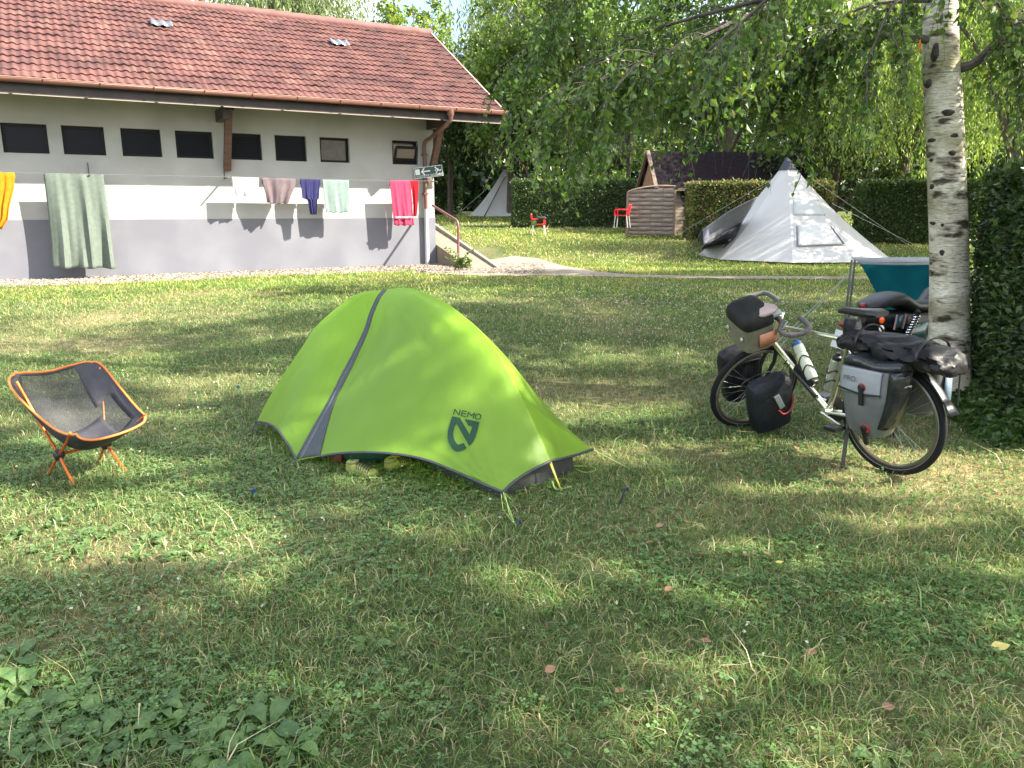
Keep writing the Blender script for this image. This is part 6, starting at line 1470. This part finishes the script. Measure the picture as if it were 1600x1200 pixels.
# plantain rosettes
M_plt = mat('plantain_leaf', (.065, .140, .028), (.115, .195, .048), scale=9, rough=.45, trans=.25, bump=.5, bscale=40)
M_plt2 = mat('plantain_leaf_dark', (.045, .105, .026), (.095, .165, .045), scale=12, rough=.5, trans=.25, bump=.5, bscale=40)
def rosette_mesh(seed):
    r_ = random.Random(seed); m = MB(); nl = r_.randint(7, 11)
    for i in range(nl):
        a = i*2.399+r_.uniform(-.3, .3); L = r_.uniform(.075, .15); w_ = L*r_.uniform(.38, .55); d = Vector((math.cos(a), math.sin(a), 0)); s_ = Vector((-d.y, d.x, 0)); el = r_.uniform(.15, .75); rows = []
        for t in np.linspace(0, 1, 9):
            ww = w_*.5*max(.10 if t < .3 else .02, max(0, math.sin(max(0, (t-.18)/.82)*math.pi))**.75); zz = L*el*(t-.75*t*t)*1.3+.012+.008*math.sin(t*9+i)
            rows.append([d*(L*t*math.cos(el*.6))+s_*(ww*q)+Vector((0, 0, zz+.28*ww*abs(q)+.004*math.sin(t*14+q*3))) for q in (-1, -.5, 0, .5, 1)])
        m.grid(rows)
    me_ = bpy.data.meshes.new('rosette'); me_.from_pydata([list(v) for v in m.v], [], m.f); me_.polygons.foreach_set('use_smooth', [True]*len(m.f)); me_.materials.append(M_plt if seed % 2 else M_plt2)
    st_ = MB(); 
    for i in range(r_.randint(0, 3)):
        e = Vector((r_.uniform(-.05, .05), r_.uniform(-.05, .05), r_.uniform(.08, .14))); st_.tube([Vector((0, 0, 0)), e*.5+Vector((0, 0, .01)), e], [.0014, .0014, .003], n=5)
    return me_, st_
protos = [rosette_mesh(k_) for k_ in range(5)]
for i, (px, py) in enumerate(spots):
    p = P(px, py); big_ = py > 1030 and px < 500; me_, st_ = protos[i % 5]; o = bpy.data.objects.new('plantain', me_); COL.objects.link(o); o.location = p+Vector((0, 0, -.0 + .006 if big_ else -.010)); k_ = rb_.uniform(.55, 1.0) if big_ else rb_.uniform(.45, .8); o.scale = (k_, k_, k_); o.rotation_euler = (rb_.uniform(-.1, .1), rb_.uniform(-.1, .1), rb_.uniform(0, 6.28))
    tag(o, 'broad leaved green plantain rosette growing in the lawn', 'plant', 'plantain rosettes in the lawn')
# fallen leaves
def fallen(px, py, m, label, group, sz=.021):
    p = P(px, py, .035); a = rb_.uniform(0, 6.28); d = Vector((math.cos(a), math.sin(a), rb_.uniform(-.25, .25))); s_ = Vector((-math.sin(a), math.cos(a), rb_.uniform(-.3, .3))); q = MB(); rows = []
    for t, w_ in ((-1, .05), (-.6, .6), (-.1, .85), (.4, .6), (1, .05)): rows.append([d*(sz*t)+s_*(sz*w_*k_)+Vector((0, 0, .35*sz*w_*abs(k_)+.15*sz*t*t)) for k_ in (-1, -.4, 0, .4, 1)])
    q.grid(rows); o = q.build('fallen_leaf', m, fix=False); o.location = p; tag(o, label, 'leaf', group)
M_br = mat('dead_brown', (.22, .115, .06), (.32, .19, .11), scale=30, rough=.8, trans=.15); M_ye = mat('dead_yellow', (.55, .45, .10), (.62, .52, .2), scale=30, rough=.7, trans=.2)
for (px, py) in ((1015, 848), (1098, 866), (1072, 815), (1031, 822), (1165, 868), (1200, 866), (1045, 921), (1102, 1002), (968, 1080), (1268, 1020), (1388, 1106), (726, 860), (704, 889), (860, 1047), (1200, 715), (1245, 700)): fallen(px, py, M_br, 'dry brown fallen leaf lying on the grass', 'brown fallen leaves')
fallen(1217, 879, M_ye, 'small yellow fallen leaf among the brown ones on the grass below the bicycle', None); fallen(1563, 1012, M_ye, 'yellow curled fallen leaf alone near the right edge', None, .032)
# weeds by the handrail
wp = P(722, 424); t = thing('weed_plant', 'spindly green weed growing round the foot of the handrail', 'plant', wp); m = MB(); cv, dv = [], []
for i in range(11):
    e = wp+Vector((rb_.uniform(-.35, .35), rb_.uniform(-.2, .1), rb_.uniform(.2, .55))); b0 = wp+Vector((rb_.uniform(-.25, .2), rb_.uniform(-.1, .1), 0)); pts = limb(b0, e, (0, 0, .08), 10); m.tube(pts, [.008]*5+[.004]*5, n=4)
    for q in pts[2:]:
        for k_ in range(3): cv.append(list(q)); dv.append((rb_.uniform(-1, 1), rb_.uniform(-1, 1), rb_.uniform(-.2, .6)))
m.build('stem', mat('weed_stem', (.06, .08, .03), rough=.7), t); quads('leaves', leafverts(np.array(cv), np.array(dv), .085, .05), M_leaf, t, pal(len(cv), GRN, None, .2))
# gravel stones
n = 12000; s_ = rng.uniform(-15, SR+.5, n); e_ = rng.random(n)**1.1*1.75; st = np.array(FOOT)[None]+np.outer(s_, TV)+np.outer(e_, NV); x2 = rng.uniform(-2.5, .8, n//3); y2 = rng.uniform(17.2, 20.6, n//3); k2 = inside_path(x2, y2)
st = np.concatenate([st[:, :2], np.stack([x2[k2], y2[k2]], 1)]); n = len(st); zc = g(st[:, 1])+.012; VV = []
s = .012+.022*rng.random(n)
C0 = np.stack([st[:, 0], st[:, 1], zc], 1); cst = pal(n, [(.36, .30, .25), (.27, .225, .18), (.45, .39, .32), (.20, .17, .14)], None, .12); CS = []
for k_ in range(4):
    a = rng.random(n)*6.283; D = np.stack([np.cos(a), np.sin(a), .5+.4*rng.random(n)], 1); VV.append(leafverts(C0, D, s*1.3, s*1.2)); CS.append(cst)
tag(quads('gravel_stones', np.concatenate(VV), mat('stone', (1, 1, 1), rough=.9, attr=True), None, np.concatenate(CS)), kind='stuff')
